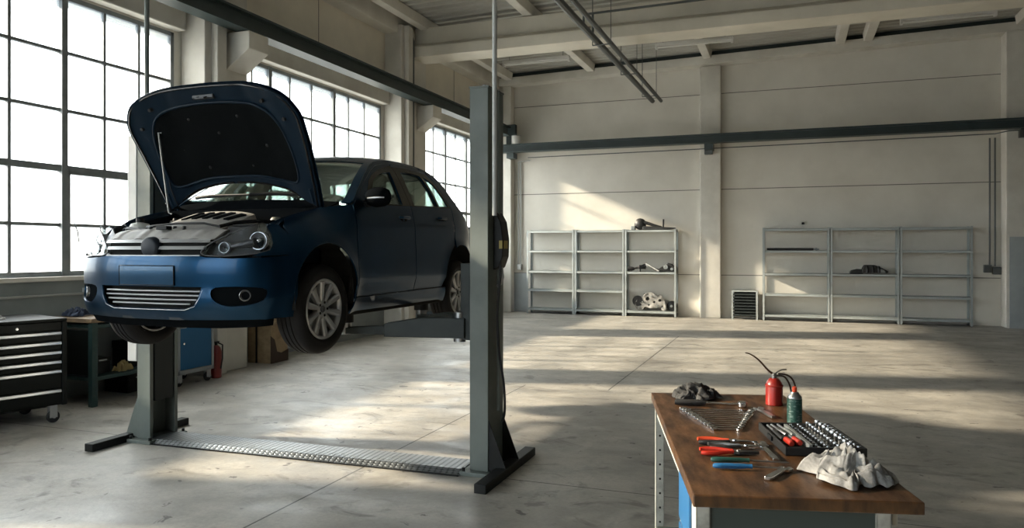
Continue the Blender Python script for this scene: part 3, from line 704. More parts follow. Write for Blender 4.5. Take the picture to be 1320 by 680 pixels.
# cowl + wipers
cw=grid(MB(),lambda u,v:Vector((-.66+1.32*u,.93,.945)).lerp(Vector(ws(-.90+1.8*u,.01)),v)+Vector((0,0,-.012*math.sin(PI*v))),24,5)
o=cw.build('scuttle_panel',M_cowl,CAR,smooth=True); md=o.modifiers.new('s','SOLIDIFY'); md.thickness=.01
for x0,x1 in ((-.52,.02),(.05,.60)):
    w0=Vector(ws(x0/.84,.03))+Vector((0,-.03,.03)); w1=Vector(ws(x1/.84,.05))+Vector((0,-.015,.028))
    m=MB(); m.tube([w0,w0.lerp(w1,.3)+Vector((0,0,.012)),w1],[.014,.009,.005],8); m.tube([w0+Vector((.05,.012,0)),w0.lerp(w1,.5)+Vector((0,.012,0)),w1+Vector((.03,.01,-.002))],.006,6)
    m.build('wiper',M_trim,CAR,smooth=True)
# ---------------------------------------------------------------- bonnet
HL=.99; hinge=Vector((0,.985,.975)); HA=math.radians(HOOD)
hx=spline([(0,.20),(.2,.19),(.42,.145),(.62,.05),(.72,-.02)],k=4)[:-1]+[(.72,-.02),(.745,.20),(.77,.45),(.785,.66),(.785,.70)]+spline([(.775,.75),(.715,.85),(.615,.92),(.45,.97),(.25,.99),(0,.995)],k=4)
hout=hx+mir(hx)[1:-1]
hout=[(a,b) for a,b in hout]
def hm(x,v,lift=0):
    # closed sheet: v runs forward; then swung about the hinge
    d=-(.055*(abs(x)/.72)**2.4+.10*max(v,0)**2.2)+.0+lift
    d+= .012*math.exp(-((abs(x)-.46+.12*v)/.05)**2)
    yy=-v*HL; zz=d
    c_,s_=math.cos(HA),math.sin(HA)
    return (x*(1-.0*v), hinge.y+yy*c_+zz*s_, hinge.z-yy*s_+zz*c_)
mb=MB(); panel(mb,hout,[],.05,lambda x,v:hm(x,v))
hood=mb.build('bonnet',M_paint,CAR,smooth=True,auto=60); md=hood.modifiers.new('s','SOLIDIFY'); md.thickness=.006; md.offset=0
def shrink(p,k,cx=0,cy=.56): return [(cx+(a-cx)*k,cy+(b-cy)*k) for a,b in p]
pad=spline([(0,.265),(.25,.258),(.48,.21),(.575,.22),(.605,.34),(.60,.52),(.56,.68),(.46,.79),(.27,.84),(0,.855)],k=4); pad=pad+mir(pad)[1:-1]
# inner frame: raised border between the rim and the pad
mb=MB(); panel(mb,shrink(hout,.985),[pad],.035,lambda x,v:hm(x,v,-.022-.012*math.sin(min(1,max(0,(abs(x)-.5)/.2))*PI)))
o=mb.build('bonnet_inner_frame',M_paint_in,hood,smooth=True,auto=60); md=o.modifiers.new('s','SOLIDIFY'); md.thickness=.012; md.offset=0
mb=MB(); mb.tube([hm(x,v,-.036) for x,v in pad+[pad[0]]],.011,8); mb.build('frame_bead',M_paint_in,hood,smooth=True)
mb=MB(); mb.tube([hm(x,v,-.030) for x,v in shrink(hout,.955)],.008,8); mb.build('edge_seal',M_trimg,hood,smooth=True)
mb=MB(); panel(mb,shrink(pad,.985),[],.05,lambda x,v:hm(x,v,-.024+.006*math.sin(x*14)*math.sin(v*12)))
o=mb.build('insulation_pad',M_pad,hood,smooth=True); md=o.modifiers.new('s','SOLIDIFY'); md.thickness=.012
for x,v in ((-.2,.35),(.2,.35),(-.38,.5),(.38,.5),(0,.62),(-.22,.74),(.22,.74)):
    n=Vector(hm(x,v,-.1))-Vector(hm(x,v,0)); n.normalize()
    MB().lathe([(0,.006),(.012,.003),(.014,0)],12,Matrix.Translation(hm(x,v,-.034))@n.to_track_quat('Z','Y').to_matrix().to_4x4()).build('pad_clip',M_trim,hood,smooth=True)
mb=MB(); mb.tube([hm(-.035,.90,-.03),hm(-.035,.90,-.075),hm(.035,.90,-.075),hm(.035,.90,-.03)],.007,8); mb.tube([hm(-.09,.90,-.03),hm(.09,.90,-.03)],.018,6)
mb.build('latch_striker',M_blk0,hood,smooth=True)
for x,v in ((-.50,.84),(.50,.84),(-.64,.70),(.64,.70)):
    MB().tube([hm(x,v,-.02),hm(x,v,-.055)],[.016,.012],10).build('rubber_buffer',M_blackrub,hood,smooth=True)
for sg in (1,-1):
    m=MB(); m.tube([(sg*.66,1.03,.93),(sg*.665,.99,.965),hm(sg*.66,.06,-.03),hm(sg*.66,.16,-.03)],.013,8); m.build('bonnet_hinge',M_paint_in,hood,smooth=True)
    m=MB(); m.tube([(sg*.60,.95,.90)]+[tuple(Vector((sg*.61,.93,.95)).lerp(Vector(hm(sg*.60,.32,-.03)),t)+Vector((0,-.03*math.sin(PI*t),0))) for t in (.3,.6,.9)],.004,5)
    if sg<0: m.build('washer_hose',M_trim,hood,smooth=True)
pr=MB(); a=Vector((-.61,.80,.93)); b=Vector(hm(-.52,.66,-.045)); pr.tube([a+Vector((.03,0,-.01)),a,a.lerp(b,.5),b,b+Vector((.02,.01,.0))],.0065,8)
tag(pr.build('bonnet_prop_rod',M_galv,CAR,smooth=True),'thin steel rod holding the bonnet open')
# ---------------------------------------------------------------- wheels
def wheel(cx,cy,cz,sg,nm='wheel'):
    t=bpy.data.objects.new(nm,None); C.objects.link(t); t.parent=CAR; t.location=(cx,cy,cz); t.rotation_euler=(0,sg*PI/2,0)
    # local z = outward
    h=.1
    prof=[(.214,h-.012),(.235,h+.002),(.268,h+.004),(.292,h-.006),(.308,h-.026),(.3145,h-.048)]
    tread=[]
    for k,zz in enumerate((.062,.02,-.022,-.064)):
        pass
    tr=[(.3145,.052),(.3145,.040),(.307,.039),(.307,.031),(.3152,.030),(.3152,.006),(.307,.005),(.307,-.005),(.3152,-.006),(.3152,-.030),(.307,-.031),(.307,-.039),(.3145,-.040),(.3145,-.052)]
    prof=prof[:-1]+[(.3145,h-.046)]+tr+[(.308,-h+.026),(.292,-h+.006),(.268,-h-.004),(.235,-h-.002),(.214,-h+.012),(.205,0)]
    MB().lathe(prof,64,closed=True).build('tyre',M_tyre,t,smooth=True,auto=40)
    # rim
    rp=[(.186,.078),(.196,.094),(.207,.098),(.214,.092),(.214,.084),(.204,.076),(.198,.0),(.204,-.08),(.212,-.09),(.200,-.09),(.190,0),(.184,.066)]
    r=MB().lathe(rp,56,closed=True).build('rim',M_alloy,t,smooth=True,auto=40)
    sp=MB(); n=10
    for k in range(n):
        M_=Matrix.Rotation(2*PI*k/n+.1,4,'Z')
        w0,w1=.017,.0235
        v=[(.045,-w0,.070),(.045,w0,.070),(.195,w1,.088),(.195,-w1,.088),(.05,-w0*.6,.082),(.05,w0*.6,.082),(.192,w1*.62,.098),(.192,-w1*.62,.098),(.045,-w0,.045),(.045,w0,.045),(.195,w1,.060),(.195,-w1,.060)]
        f=[(4,5,6,7),(0,1,5,4),(1,2,6,5),(2,3,7,6),(3,0,4,7),(8,11,10,9),(0,8,9,1),(1,9,10,2),(2,10,11,3),(3,11,8,0)]
        sp.add(v,f,M_)
    sp.lathe([(0,.074),(.026,.074),(.03,.080),(.058,.084),(.066,.078),(.070,.04)],40)
    sp.build('spokes',M_alloy,t,smooth=True,auto=25)
    for k in range(5):
        q=2*PI*k/5+.3; MB().cyl((.048*math.cos(q),.048*math.sin(q),.066),(.048*math.cos(q),.048*math.sin(q),.0865),.0095,8).build('wheel_bolt',M_trim,t)
    MB().lathe([(0,.090),(.016,.089),(.022,.083),(.024,.07)],20).build('hub_cap',M_lampdark,t,smooth=True)
    MB().lathe([(.0,.02),(.15,.02),(.155,.01),(.155,-.01),(.0,-.01)],32).build('brake_disc',M_steel,t,smooth=True,auto=30)
    MB().lathe([(.0,-.02),(.19,-.02),(.195,-.03),(.0,-.03)],24).build('backplate',M_under,t)
    return t
zc=.225
for sg in (1,-1):
    wheel(sg*.765,AX0,zc,sg); wheel(sg*.765,AX1,zc,sg)
    for ax in (AX0,AX1):   # arch liners
        lm=MB(); n=24; v=[]
        for i in range(n+1):
            a=PI*(-.08+1.16*i/n); 
            for x in (.50,.872): v.append((sg*x,ax+(R-.004)*math.cos(a),.33+(R-.004)*math.sin(a)))
        lm.add(v,[(2*i,2*i+1,2*i+3,2*i+2) for i in range(n)])
        c=[(ax+(R-.004)*math.cos(PI*(-.08+1.16*i/n)),.33+(R-.004)*math.sin(PI*(-.08+1.16*i/n))) for i in range(n+1)]
        lm.add([(sg*.50,a,b) for a,b in c],[tuple(range(n+1))])
        o=lm.build('arch_liner',M_under,CAR); 
        m=MB(); m.cyl((sg*.46,ax,.24),(sg*.68,ax,.228),.03,10); m.cyl((sg*.56,ax+.03,.30),(sg*.55,ax+.03,.62),.035,12); m.box(min(sg*.36,sg*.64),max(sg*.36,sg*.64),ax-.05,ax+.05,.15,.19)
        m.build('suspension_strut',M_under,CAR,smooth=True)
# underbody and cabin tub
MB().box(-.74,.74,1.12,2.62,.17,.23).build('floor_pan',M_under,CAR,bevel=.01)
MB().box(-.48,.48,.30,3.45,.18,.30).build('underbody',M_under,CAR,bevel=.02)
MB().box(-.30,.30,3.15,3.40,.20,.36).build('silencer',M_under,CAR,bevel=.05)
MB().box(-.48,.48,2.62,3.42,.30,.62).build('boot_floor',M_under,CAR)
# interior
dsh=grid(MB(),lambda u,v:(-.72+1.44*u,1.12+.38*v,.985-.03*v+ (.05*math.exp(-((u-.76)/.13)**2)) *math.sin(PI*v)-.3*max(0,v-.85)),30,10)
o=dsh.build('dashboard',M_seat,CAR,smooth=True); md=o.modifiers.new('s','SOLIDIFY'); md.thickness=.03
stw=MB(); stw.tube([(.37+.18*math.cos(2*PI*k/28),1.62+.18*math.sin(2*PI*k/28)*-.42,.93+.18*math.sin(2*PI*k/28)*.9) for k in range(29)],.015,8,cap=False); stw.lathe([(0,.02),(.05,.015),(.06,0)],16,T(.37,1.60,.93,rx=1.1)); stw.tube([(.20,1.62,.93),(.54,1.62,.93)],.014,6)
stw.build('steering_wheel',M_trim,CAR,smooth=True)
def cushion(name,x0,x1,y0,y1,z0,z1,rx,par,bev=.05):
    cx,cy=(x0+x1)/2,(y0+y1)/2
    o=MB().box(x0-cx,x1-cx,y0-cy,y1-cy,0,z1-z0).build(name,M_seat,par,bevel=bev,bseg=4); o.location=(cx,cy,z0); o.rotation_euler=(rx,0,0)
    for p in o.data.polygons: p.use_smooth=True
    return o
for sx in (.37,-.37):
    st=bpy.data.objects.new('front_seat',None); C.objects.link(st); st.parent=CAR
    cushion('seat_cushion',sx-.24,sx+.24,1.55,2.02,.42,.58,.08,st)
    cushion('backrest',sx-.24,sx+.24,1.98,2.12,.50,1.12,-.22,st)
    cushion('headrest',sx-.14,sx+.14,2.13,2.23,1.13,1.33,-.15,st,.045)
cushion('rear_bench',-.66,.66,2.15,2.55,.42,.58,0,CAR); rbk=cushion('rear_backrest',-.66,.66,2.50,2.62,.50,1.02,-.25,CAR)
for x in (-.42,.42): cushion('rear_headrest',x-.13,x+.13,2.60,2.69,1.04,1.18,-.1,CAR,.03)
MB().box(-.11,.11,1.53,1.56,1.285,1.345).build('rear_view_mirror',M_trim,CAR,bevel=.015)
# ================================================================== LIFT
M_post=mat('grey_green_lift_paint',(.145,.168,.155),.5,.0,col2=(.11,.13,.12),scale=2.5,rvar=.1)
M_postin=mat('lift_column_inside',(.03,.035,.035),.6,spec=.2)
M_arm=mat('dark_lift_arm_paint',(.022,.030,.031),.5,spec=.3,col2=(.032,.04,.04),scale=6)
M_blackmetal=mat('black_steel_foot',(.009,.010,.010),.5,spec=.25)
def tread():
    m,nt=nodes('chequer_plate'); N=nt.nodes
    o=N.new('ShaderNodeOutputMaterial'); b=N.new('ShaderNodeBsdfPrincipled'); L(nt,b.outputs[0],o.inputs[0])
    b.inputs['Metallic'].default_value=.75; b.inputs['Roughness'].default_value=.38
    tc=N.new('ShaderNodeTexCoord'); hs=[]
    for ang,off in ((PI/4,0),(-PI/4,.5)):
        mp=N.new('ShaderNodeMapping'); mp.inputs['Rotation'].default_value=(0,0,ang); mp.inputs['Scale'].default_value=(15,30,1); mp.inputs['Location'].default_value=(off,off,0)
        L(nt,tc.outputs['Object'],mp.inputs[0])
        v=N.new('ShaderNodeTexVoronoi'); v.inputs['Randomness'].default_value=0; v.inputs['Scale'].default_value=1; L(nt,mp.outputs[0],v.inputs['Vector'])
        r=N.new('ShaderNodeMapRange'); r.inputs[1].default_value=.42; r.inputs[2].default_value=.25; r.inputs[3].default_value=0; r.inputs[4].default_value=1; L(nt,v.outputs['Distance'],r.inputs[0]); hs.append(r.outputs[0])
    mx=N.new('ShaderNodeMath'); mx.operation='MAXIMUM'; L(nt,hs[0],mx.inputs[0]); L(nt,hs[1],mx.inputs[1])
    cm=N.new('ShaderNodeMix'); cm.data_type='RGBA'; cm.inputs[6].default_value=(.085,.095,.10,1); cm.inputs[7].default_value=(.30,.32,.33,1); L(nt,mx.outputs[0],cm.inputs[0]); L(nt,cm.outputs[2],b.inputs['Base Color'])
    bp=N.new('ShaderNodeBump'); bp.inputs['Strength'].default_value=.9; bp.inputs['Distance'].default_value=.004; L(nt,mx.outputs[0],bp.inputs['Height']); L(nt,bp.outputs[0],b.inputs['Normal'])
    return m
M_tread=tread()
def channel(mb,x_back,x_open,y0,y1,z0,z1,t=.008,lip=.035):
    """C-section column; the open side faces x_open"""
    s=1 if x_open>x_back else -1
    a,b=sorted((x_back,x_back+s*t)); mb.box(a,b,y0,y1,z0,z1)
    a,b=sorted((x_back,x_open)); mb.box(a,b,y0,y0+t,z0,z1); mb.box(a,b,y1-t,y1,z0,z1)
    a,b=sorted((x_open-s*t,x_open)); mb.box(a,b,y0,y0+lip,z0,z1); mb.box(a,b,y1-lip,y1,z0,z1)
    return mb
LIFT=None
def post(sg,x0,x1,yc,label,zt):
    # sg: direction of the car from the post (+1 = car lies towards +x)
    t=thing('lift_post',label,'lift post',((x0+x1)/2,yc,0),0)
    w=(x1-x0)/2; d=.155
    xb,xo=(-w,w) if sg>0 else (w,-w)
    channel(MB(),xb,xo,-d,d,.03,zt).build('column',M_post,t,bevel=.004)
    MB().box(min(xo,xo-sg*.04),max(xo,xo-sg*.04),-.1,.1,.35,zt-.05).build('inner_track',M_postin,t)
    MB().box(-w-.004,w+.004,-d-.004,d+.004,zt,zt+.012).build('top_plate',M_post,t)
    for y in (-.05,.06):
        MB().cyl((0,y,zt+.012),(0,y,zt+.04),.014,6).build('top_bolt',M_steel,t)
    bp=MB().box(-w-.06,w+.06,-d-.06,d+.05,0,.03).build('base_plate',M_post,t,bevel=.004)
    for x in (-w-.035,w+.035):
        for y in (-d-.035,d+.028): MB().cyl((x,y,.03),(x,y,.055),.013,6).build('anchor_bolt',M_blackmetal,bp)
    # cross foot bars and gusset on the outer side
    fx=-sg*(w+.10)
    MB().box(fx-.045,fx+.045,-.55,.50,.0,.065).build('foot_bar',M_blackmetal,t,bevel=.006)
    for y in (-d+.01,d-.02):
        tri=[(xb,.03),(xb-sg*.13,.066),(xb,.40)]
        MB().prism(tri,y,y+.008,'y').build('gusset',M_post if sg>0 else M_blackmetal,t)
    tri=[(-d,.03),(-d-.055,.03),(-d,.30)]
    return t,xo,xb,w,d
PZ=2.84
pr_,xo,xb,w,d=post(-1,-2.222,-2.075,5.245,'grey two-post lift column standing in the middle of the floor, nearer post',PZ)
# carriage on the right post
MB().box(xo-.09,xo+.06,-.12,.12,.98,1.55).build('carriage',M_arm,pr_,bevel=.006)
MB().tube([(.127,-.16,1.9),(.127,-.16,6.35)],.018,10).build('cable_conduit',M_conduit,pr_,smooth=True)
MB().tube([(w+.02,0,0.45),(w+.02,0,PZ)],.014,8).build('riser_pipe',M_post,pr_,smooth=True)
# safety latch cover with a yellow sticker, handle and hose
cv=MB(); prof=[(.0,1.50),(.045,1.52),(.075,1.60),(.08,1.72),(.06,1.86),(.02,1.93),(.0,1.93)]
cv.prism([(w+a,b) for a,b in prof],-.06,.08,'y'); c_=cv.build('latch_cover',M_blackmetal,pr_,bevel=.008)
tag(MB().box(w+.079,w+.083,-.04,.03,1.66,1.72).box(w+.05,w+.075,-.064,-.058,1.66,1.72).build('warning_sticker',mat('yellow_sticker',(.30,.23,.04),.5),c_),'yellow warning sticker')
MB().tube([(w+.05,-.02,1.52),(w+.065,-.03,1.45),(w+.05,-.03,1.40),(w+.02,-.02,1.38)],.012,8).build('release_lever',M_steel,c_,smooth=True)
MB().tube(spline([(w+.03,-.03,1.9),(w+.055,-.05,1.5),(w+.035,-.06,1.2),(w+.045,-.05,.9),(w+.075,-.03,.65),(w+.07,.0,.45),(w+.03,.05,.36)],k=5),.010,8).build('hydraulic_hose',M_blackrub,pr_,smooth=True)
pl_,xo,xb,w,d=post(1,-5.29,-5.145,5.115,'grey two-post lift column on the far side behind the car, by the windows',PZ)
MB().box(xo-.06,xo+.09,-.12,.12,.98,1.55).build('carriage',M_arm,pl_,bevel=.006)
MB().box(xb-.105,xb-.004,-.16,.13,.69,2.64).build('control_cabinet',M_white,pl_,bevel=.008)
MB().tube([(-.02,-.10,PZ),(-.02,-.10,6.3)],.02,10).build('cable_conduit',M_post,pl_,smooth=True)
# ramp plate across
pt=thing('floor_cable_cover','long chequer-plate cover lying on the floor between the two lift posts','cover plate',(-3.68,5.165,0),math.atan2(.09,3.0))
pm=MB(); x0,x1=-1.47,1.40
pm.prism([(-.20,.004),(-.13,.036),(.13,.036),(.20,.004),(.20,0),(-.20,0)],x0,x1,'x'); pm.build('tread_plate',M_tread,pt)
MB().box(x0,x1,-.207,-.2,0,.012).build('edge_strip',M_blackmetal,pt)
# arms
def arm(par,pa,pb,zt):
    t=bpy.data.objects.new('swing_arm',None); C.objects.link(t); t.parent=par; t.location=(pa[0]-par.location.x,pa[1]-par.location.y,0)
    a=Vector((0,0,0)); b=Vector((pb[0]-pa[0],pb[1]-pa[1],0)); Lg=b.length; ang=math.atan2(b.y,b.x)
    M_=Matrix.Rotation(ang,4,'Z')
    z=.995
    MB().prism([(-.05,z),(Lg*.62,z),(Lg*.62,z+.10),(Lg*.3,z+.15),(-.05,z+.15)],-.06,.06,'y',M_).build('outer_tube',M_arm,t,bevel=.006)
    MB().prism([(Lg*.5,z+.015),(Lg,z+.015),(Lg,z+.06),(Lg*.5,z+.09)],-.045,.045,'y',M_).build('inner_tube',M_arm,t,bevel=.004)
    p=MB(); p.cyl((0,0,z+.01),(0,0,z+.10),.05,16,M=M_@T(Lg-.02,0,0)).build('pad_screw',M_steel,t,smooth=True)
    p=MB(); p.cyl((0,0,z+.10),(0,0,zt),.065,20,M=M_@T(Lg-.02,0,0)).build('lifting_pad',M_blackrub,t,smooth=True)
    MB().cyl((0,0,z-.03),(0,0,z+.19),.045,16,M=M_@T(0,0,0)).build('pivot_pin',M_steel,t,smooth=True)
    return t
arm(pr_,(-2.33,5.15),(-3.24,4.98),1.16)
arm(pr_,(-2.34,5.30),(-3.24,6.28),1.16)
arm(pl_,(-5.02,5.02),(-4.64,4.98),1.16)
arm(pl_,(-5.02,5.18),(-4.64,6.28),1.16)
# ================================================================== LEFT SIDE FURNITURE
M_chest=mat('black_tool_chest_paint',(.004,.0055,.005),.5,spec=.2)
M_handle=mat('aluminium_handle',(.50,.51,.52),.3,.7)
M_greenleg=mat('dark_green_bench_paint',(.014,.042,.043),.5,col2=(.04,.06,.058),scale=18,lo=.55,hi=.72)
M_benchtop=mat('worn_bench_top_left',(.22,.15,.085),.55,col2=(.12,.085,.05),scale=9,stretch=(1,5,1))
M_bluecab=mat('blue_cabinet_paint',(.006,.085,.20),.45,spec=.3)
M_cabgrey=mat('grey_cabinet_paint',(.24,.255,.255),.5)
M_caster=mat('caster_plate',(.40,.41,.42),.4,.7)
def caster(t,x,y,z=.15,s=1):
    c=bpy.data.objects.new('caster',None); C.objects.link(c); c.parent=t; c.location=(x,y,0)
    MB().box(-.045,.045,-.045,.045,z-.008,z).box(-.03,-.024,-.02,.05,.05,z).box(.024,.03,-.02,.05,.05,z).build('fork',M_caster,c,bevel=.003)
    MB().lathe([(.0,-.018),(.05,-.018),(.058,-.010),(.058,.010),(.05,.018),(0,.018)],24,T(0,.02,.058,ry=PI/2)).build('caster_wheel',M_blackrub,c,smooth=True)
    MB().cyl((-.034,.02,.058),(.034,.02,.058),.016,10).build('axle',M_caster,c)
# tool chest; its drawer face looks along +x
tc=thing('tool_chest','black rolling tool chest with silver drawer pulls by the left window','tool chest',(-6.93,4.98,0),0)
X0,X1,Y0,Y1=-.50,.30,-.70,.40
tc.rotation_euler=(0,0,-.27)
MB().box(-.50,.27,Y0,Y1,.17,.97).box(-.51,.31,Y0-.01,Y1+.01,.97,1.0).box(.26,.31,Y1-.035,Y1+.01,.17,.97).box(.26,.31,Y0-.01,Y0+.035,.17,.97).build('cabinet_body',M_chest,tc,bevel=.008)
zs=[.885,.79,.70,.61,.52,.335,.19]
zt=.955
MB().box(.262,.30,Y0+.04,Y1-.04,.892,.965).build('lid_front',M_chest,tc,bevel=.004)
MB().cyl((.30,-.02,.925),(.306,-.02,.925),.012,12).build('lock',M_chrome,tc)
for k in range(6):
    a,b=zs[k],zs[k+1]
    dr=MB().box(.262,.298,Y0+.04,Y1-.04,b+.005,a-.005).build('drawer',M_chest,tc,bevel=.003)
    MB().prism([(.298,a-.012),(.315,a-.014),(.322,a-.034),(.314,a-.040),(.312,a-.030),(.298,a-.026)],Y0+.045,Y1-.045,'y').build('drawer_pull',M_handle,dr)
for x,y in ((-.40,-.58),(.22,-.58),(-.40,.30),(.22,.30)): caster(tc,x,y,.17)
MB().box(-.44,.20,-.6,.34,.15,.17).build('base_frame',M_blackmetal,tc)
# ---------------------------------------------------------------- rags
def rag(name,m,loc,sx,sy,h,seed,rz,label,cat='rag',parent=None,n=46):
    vs=[]
    for j in range(n+1):
        for i in range(n+1):
            u=2*i/n-1; v=2*j/n-1
            # square cloth gathered into a heap
            r=max(abs(u),abs(v)); q=Vector((u*2.1+seed,v*2.1,seed*1.7))
            nx=noise.noise(q*1.1)*.28; ny=noise.noise(q*1.1+Vector((9,3,1)))*.28
            w1=noise.noise(Vector((u*1.3,v*1.3,seed+2)))*1.2
            f1=(1-abs(noise.noise(Vector((u*1.5+seed+w1,v*2.3,seed))))*2.6)
            f2=(1-abs(noise.noise(Vector((u*3.6-seed+w1*2,v*2.9+w1,seed+5))))*2.6)
            f3=(1-abs(noise.noise(Vector((u*7.0+w1*3,v*6.0-w1*2,seed+9))))*2.4)
            edge=max(0,1-r**2.2)
            ang=math.atan2(v,u); rr=math.hypot(u,v)/(1 if r==0 else math.hypot(u,v)/r)
            k=.74+.40*noise.noise(Vector((math.cos(ang)*1.9+seed,math.sin(ang)*1.9,seed)))+.12*noise.noise(Vector((math.cos(ang)*6+seed,math.sin(ang)*6,seed)))
            x=math.cos(ang)*rr*k*1.15+nx; y=math.sin(ang)*rr*k*1.15+ny
            z=h*((edge**.7)*(.16+.62*max(0,f1)**1.5+.30*max(0,f2)**1.4)+.17*(edge**.35)*max(0,f3)+.10*max(0,f2)*(1-edge))+.003
            vs.append((x*sx/2,y*sy/2,max(.003,z)))
    mb=MB().add(vs,[(j*(n+1)+i,j*(n+1)+i+1,(j+1)*(n+1)+i+1,(j+1)*(n+1)+i) for j in range(n) for i in range(n)])
    o=mb.build(name,m,parent,smooth=True,auto=180); o.location=loc; o.rotation_euler=(0,0,rz)
    md=o.modifiers.new('s','SOLIDIFY'); md.thickness=.002; md.offset=1
    md=o.modifiers.new('d','SUBSURF'); md.levels=1; md.render_levels=1
    if not parent: tag(o,label,cat)
    return o
M_ragl=mat('pale_grey_rag',(.42,.41,.39),.95,col2=(.20,.195,.185),scale=16,bump=.3,bscale=120,lo=.42,hi=.62)
M_ragd=mat('oily_dark_rag',(.055,.055,.054),.95,col2=(.02,.02,.021),scale=14,bump=.4,bscale=90)
M_ragb=mat('navy_cloth',(.02,.03,.055),.95,bump=.3,bscale=60)
# ---------------------------------------------------------------- left wall furniture
tb=thing('workshop_bench','dark green steel bench with a worn timber top between chest and lift post','workbench',(-7.19,6.42,0))
MB().box(-.34,.34,-.58,.60,.885,.93).build('bench_top',M_benchtop,tb,bevel=.005)
for x in (-.30,.30):
    for y in (-.53,.55): MB().box(x-.03,x+.03,y-.035,y+.035,0,.885).build('leg',M_greenleg,tb,bevel=.004)
MB().box(-.31,.31,-.52,.54,.82,.86).build('top_rail',M_greenleg,tb)
MB().box(-.32,.32,-.54,.56,.27,.31).build('lower_shelf',M_greenleg,tb,bevel=.004)
MB().box(-.29,.26,-.555,-.50,.33,.80).build('end_panel',M_chest,tb,bevel=.004)
rag('cloth',M_ragb,(-7.28,6.02,.931),.34,.26,.10,3.1,.4,'crumpled navy cloth on the timber bench top beside the chest')
rag('cloth',M_ragl,(-7.18,6.34,.931),.24,.20,.14,5.2,.2,'small pale rag on the timber bench top beside the car bumper')
rag('work_glove',mat('tan_leather_glove',(.26,.20,.085),.8),(-6.97,6.35,.311),.16,.30,.11,8.3,.2,'tan leather glove lying on the lower shelf of the green bench','glove')
def carton(name,m,loc,w,d,h,label,rz=0,cat='box'):
    t=thing(name,label,cat,loc,rz)
    MB().box(-w/2,w/2,-d/2,d/2,0,h*.72).build('body',m,t,bevel=.006)
    MB().box(-w/2-.004,w/2+.004,-d/2-.004,d/2+.004,h*.72,h).build('lid',m,t,bevel=.006)
    MB().box(w/2,w/2+.012,-.05,.05,h*.80,h*.88).build('catch',M_caster,t,bevel=.002)
    return t
carton('tool_box',M_chest,(-7.20,6.66,.311),.26,.28,.30,'black tool box on the lower shelf of the green bench')
carton('tool_box',M_blackmetal,(-7.14,6.13,.311),.22,.20,.17,'small black case on the bench lower shelf, nearer end')
carton('parts_bin',M_blackmetal,(-7.35,6.75,0),.36,.32,.20,'black bin on the floor beneath the green bench')
# stuff on the tool chest
rag('cloth',M_ragl,(-7.02,4.88,1.001),.30,.16,.05,1.3,.5,'thin pale cloth lying on top of the black tool chest')
tt=thing('spray_tin','dark tin standing at the near end of the tool chest top','tin',(-7.18,4.62,1.001))
MB().lathe([(0,0),(.045,0),(.047,.01),(.047,.15),(.04,.165),(.02,.17),(0,.17)],24).build('tin_body',M_chest,tt,smooth=True)
MB().lathe([(0,.171),(.02,.171),(.02,.195),(0,.2)],16).build('tin_cap',M_blackrub,tt,smooth=True)
# blue cabinet on castors; front looks to +x
bc=thing('rolling_cabinet','blue-fronted grey steel cabinet on castors behind the far lift post','cabinet',(-7.12,7.33,0))
MB().box(-.27,.235,-.30,.30,.15,.98).build('cabinet_body',M_cabgrey,bc,bevel=.008)
MB().box(.235,.262,-.30,-.262,.15,.98).box(.235,.262,.262,.30,.15,.98).box(.235,.262,-.30,.30,.15,.20).box(.235,.262,-.30,.30,.95,.98).build('front_frame',M_cabgrey,bc,bevel=.004)
dd=MB().box(.236,.255,-.258,.258,.205,.755).build('door',M_bluecab,bc,bevel=.004)
MB().cyl((.255,-.21,.52),(.27,-.21,.52),.012,14).build('door_lock',M_chrome,dd)
dd=MB().box(.236,.255,-.258,.258,.765,.945).build('drawer',M_bluecab,bc,bevel=.004)
MB().box(.255,.268,-.24,.24,.762,.772).build('drawer_pull',M_handle,dd)
for x,y in ((-.2,-.24),(.19,-.24),(-.2,.24),(.19,.24)): caster(bc,x,y,.15)
fe=thing('fire_extinguisher','small red fire extinguisher on the floor right of the blue cabinet','fire extinguisher',(-6.98,7.80,0))
MB().lathe([(0,0),(.06,0),(.068,.01),(.068,.34),(.055,.39),(.025,.42),(0,.42)],28).build('cylinder',mat('extinguisher_red',(.17,.008,.007),.3,coat=.4),fe,smooth=True)
MB().cyl((0,0,.415),(0,0,.46),.018,12).box(-.012,.012,-.05,.05,.455,.468).build('valve',M_blackmetal,fe,bevel=.002)
MB().tube([(.0,.03,.45),(.05,.06,.42),(.075,.03,.25),(.074,0,.12)],.010,8).build('hose',M_blackrub,fe,smooth=True)
# battered carton behind the first column
M_card=mat('brown_cardboard',(.36,.26,.15),.85,col2=(.22,.155,.085),scale=7)
cb=thing('cardboard_box','tall battered cardboard carton with open flaps against the wall base','box',(-7.29,9.22,0),.03)
w_,d_,h_=.20,.20,.56
MB().box(-w_,w_,-d_,-d_+.008,0,h_).box(-w_,w_,d_-.008,d_,0,h_).box(-w_,-w_+.008,-d_,d_,0,h_).box(w_-.008,w_,-d_,d_,0,h_).box(-w_,w_,-d_,d_,0,.01).build('carton_walls',M_card,cb)
for k,(a,b,c_,d__) in enumerate(((-w_,w_,-d_,-1),(-w_,w_,d_,1))):
    MB().add([(a,c_,h_),(b,c_,h_),(b-.02,c_+.10*d__,h_+.07),(a+.02,c_+.10*d__,h_+.065)],[(0,1,2,3)]).build('flap',M_card,cb,solid=.006)
MB().add([(w_,-d_,h_),(w_,d_,h_),(w_+.09,d_-.02,h_+.05),(w_+.085,-d_+.02,h_+.06)],[(0,1,2,3)]).build('flap',M_card,cb,solid=.006)
MB().prism([(-.21,0),(.21,0),(.21,.17),(.05,.13),(-.06,.16),(-.12,.34),(-.21,.40)],w_+.001,w_+.008,'x').build('dark_tape',mat('dark_stained_card',(.045,.025,.015),.8),cb)
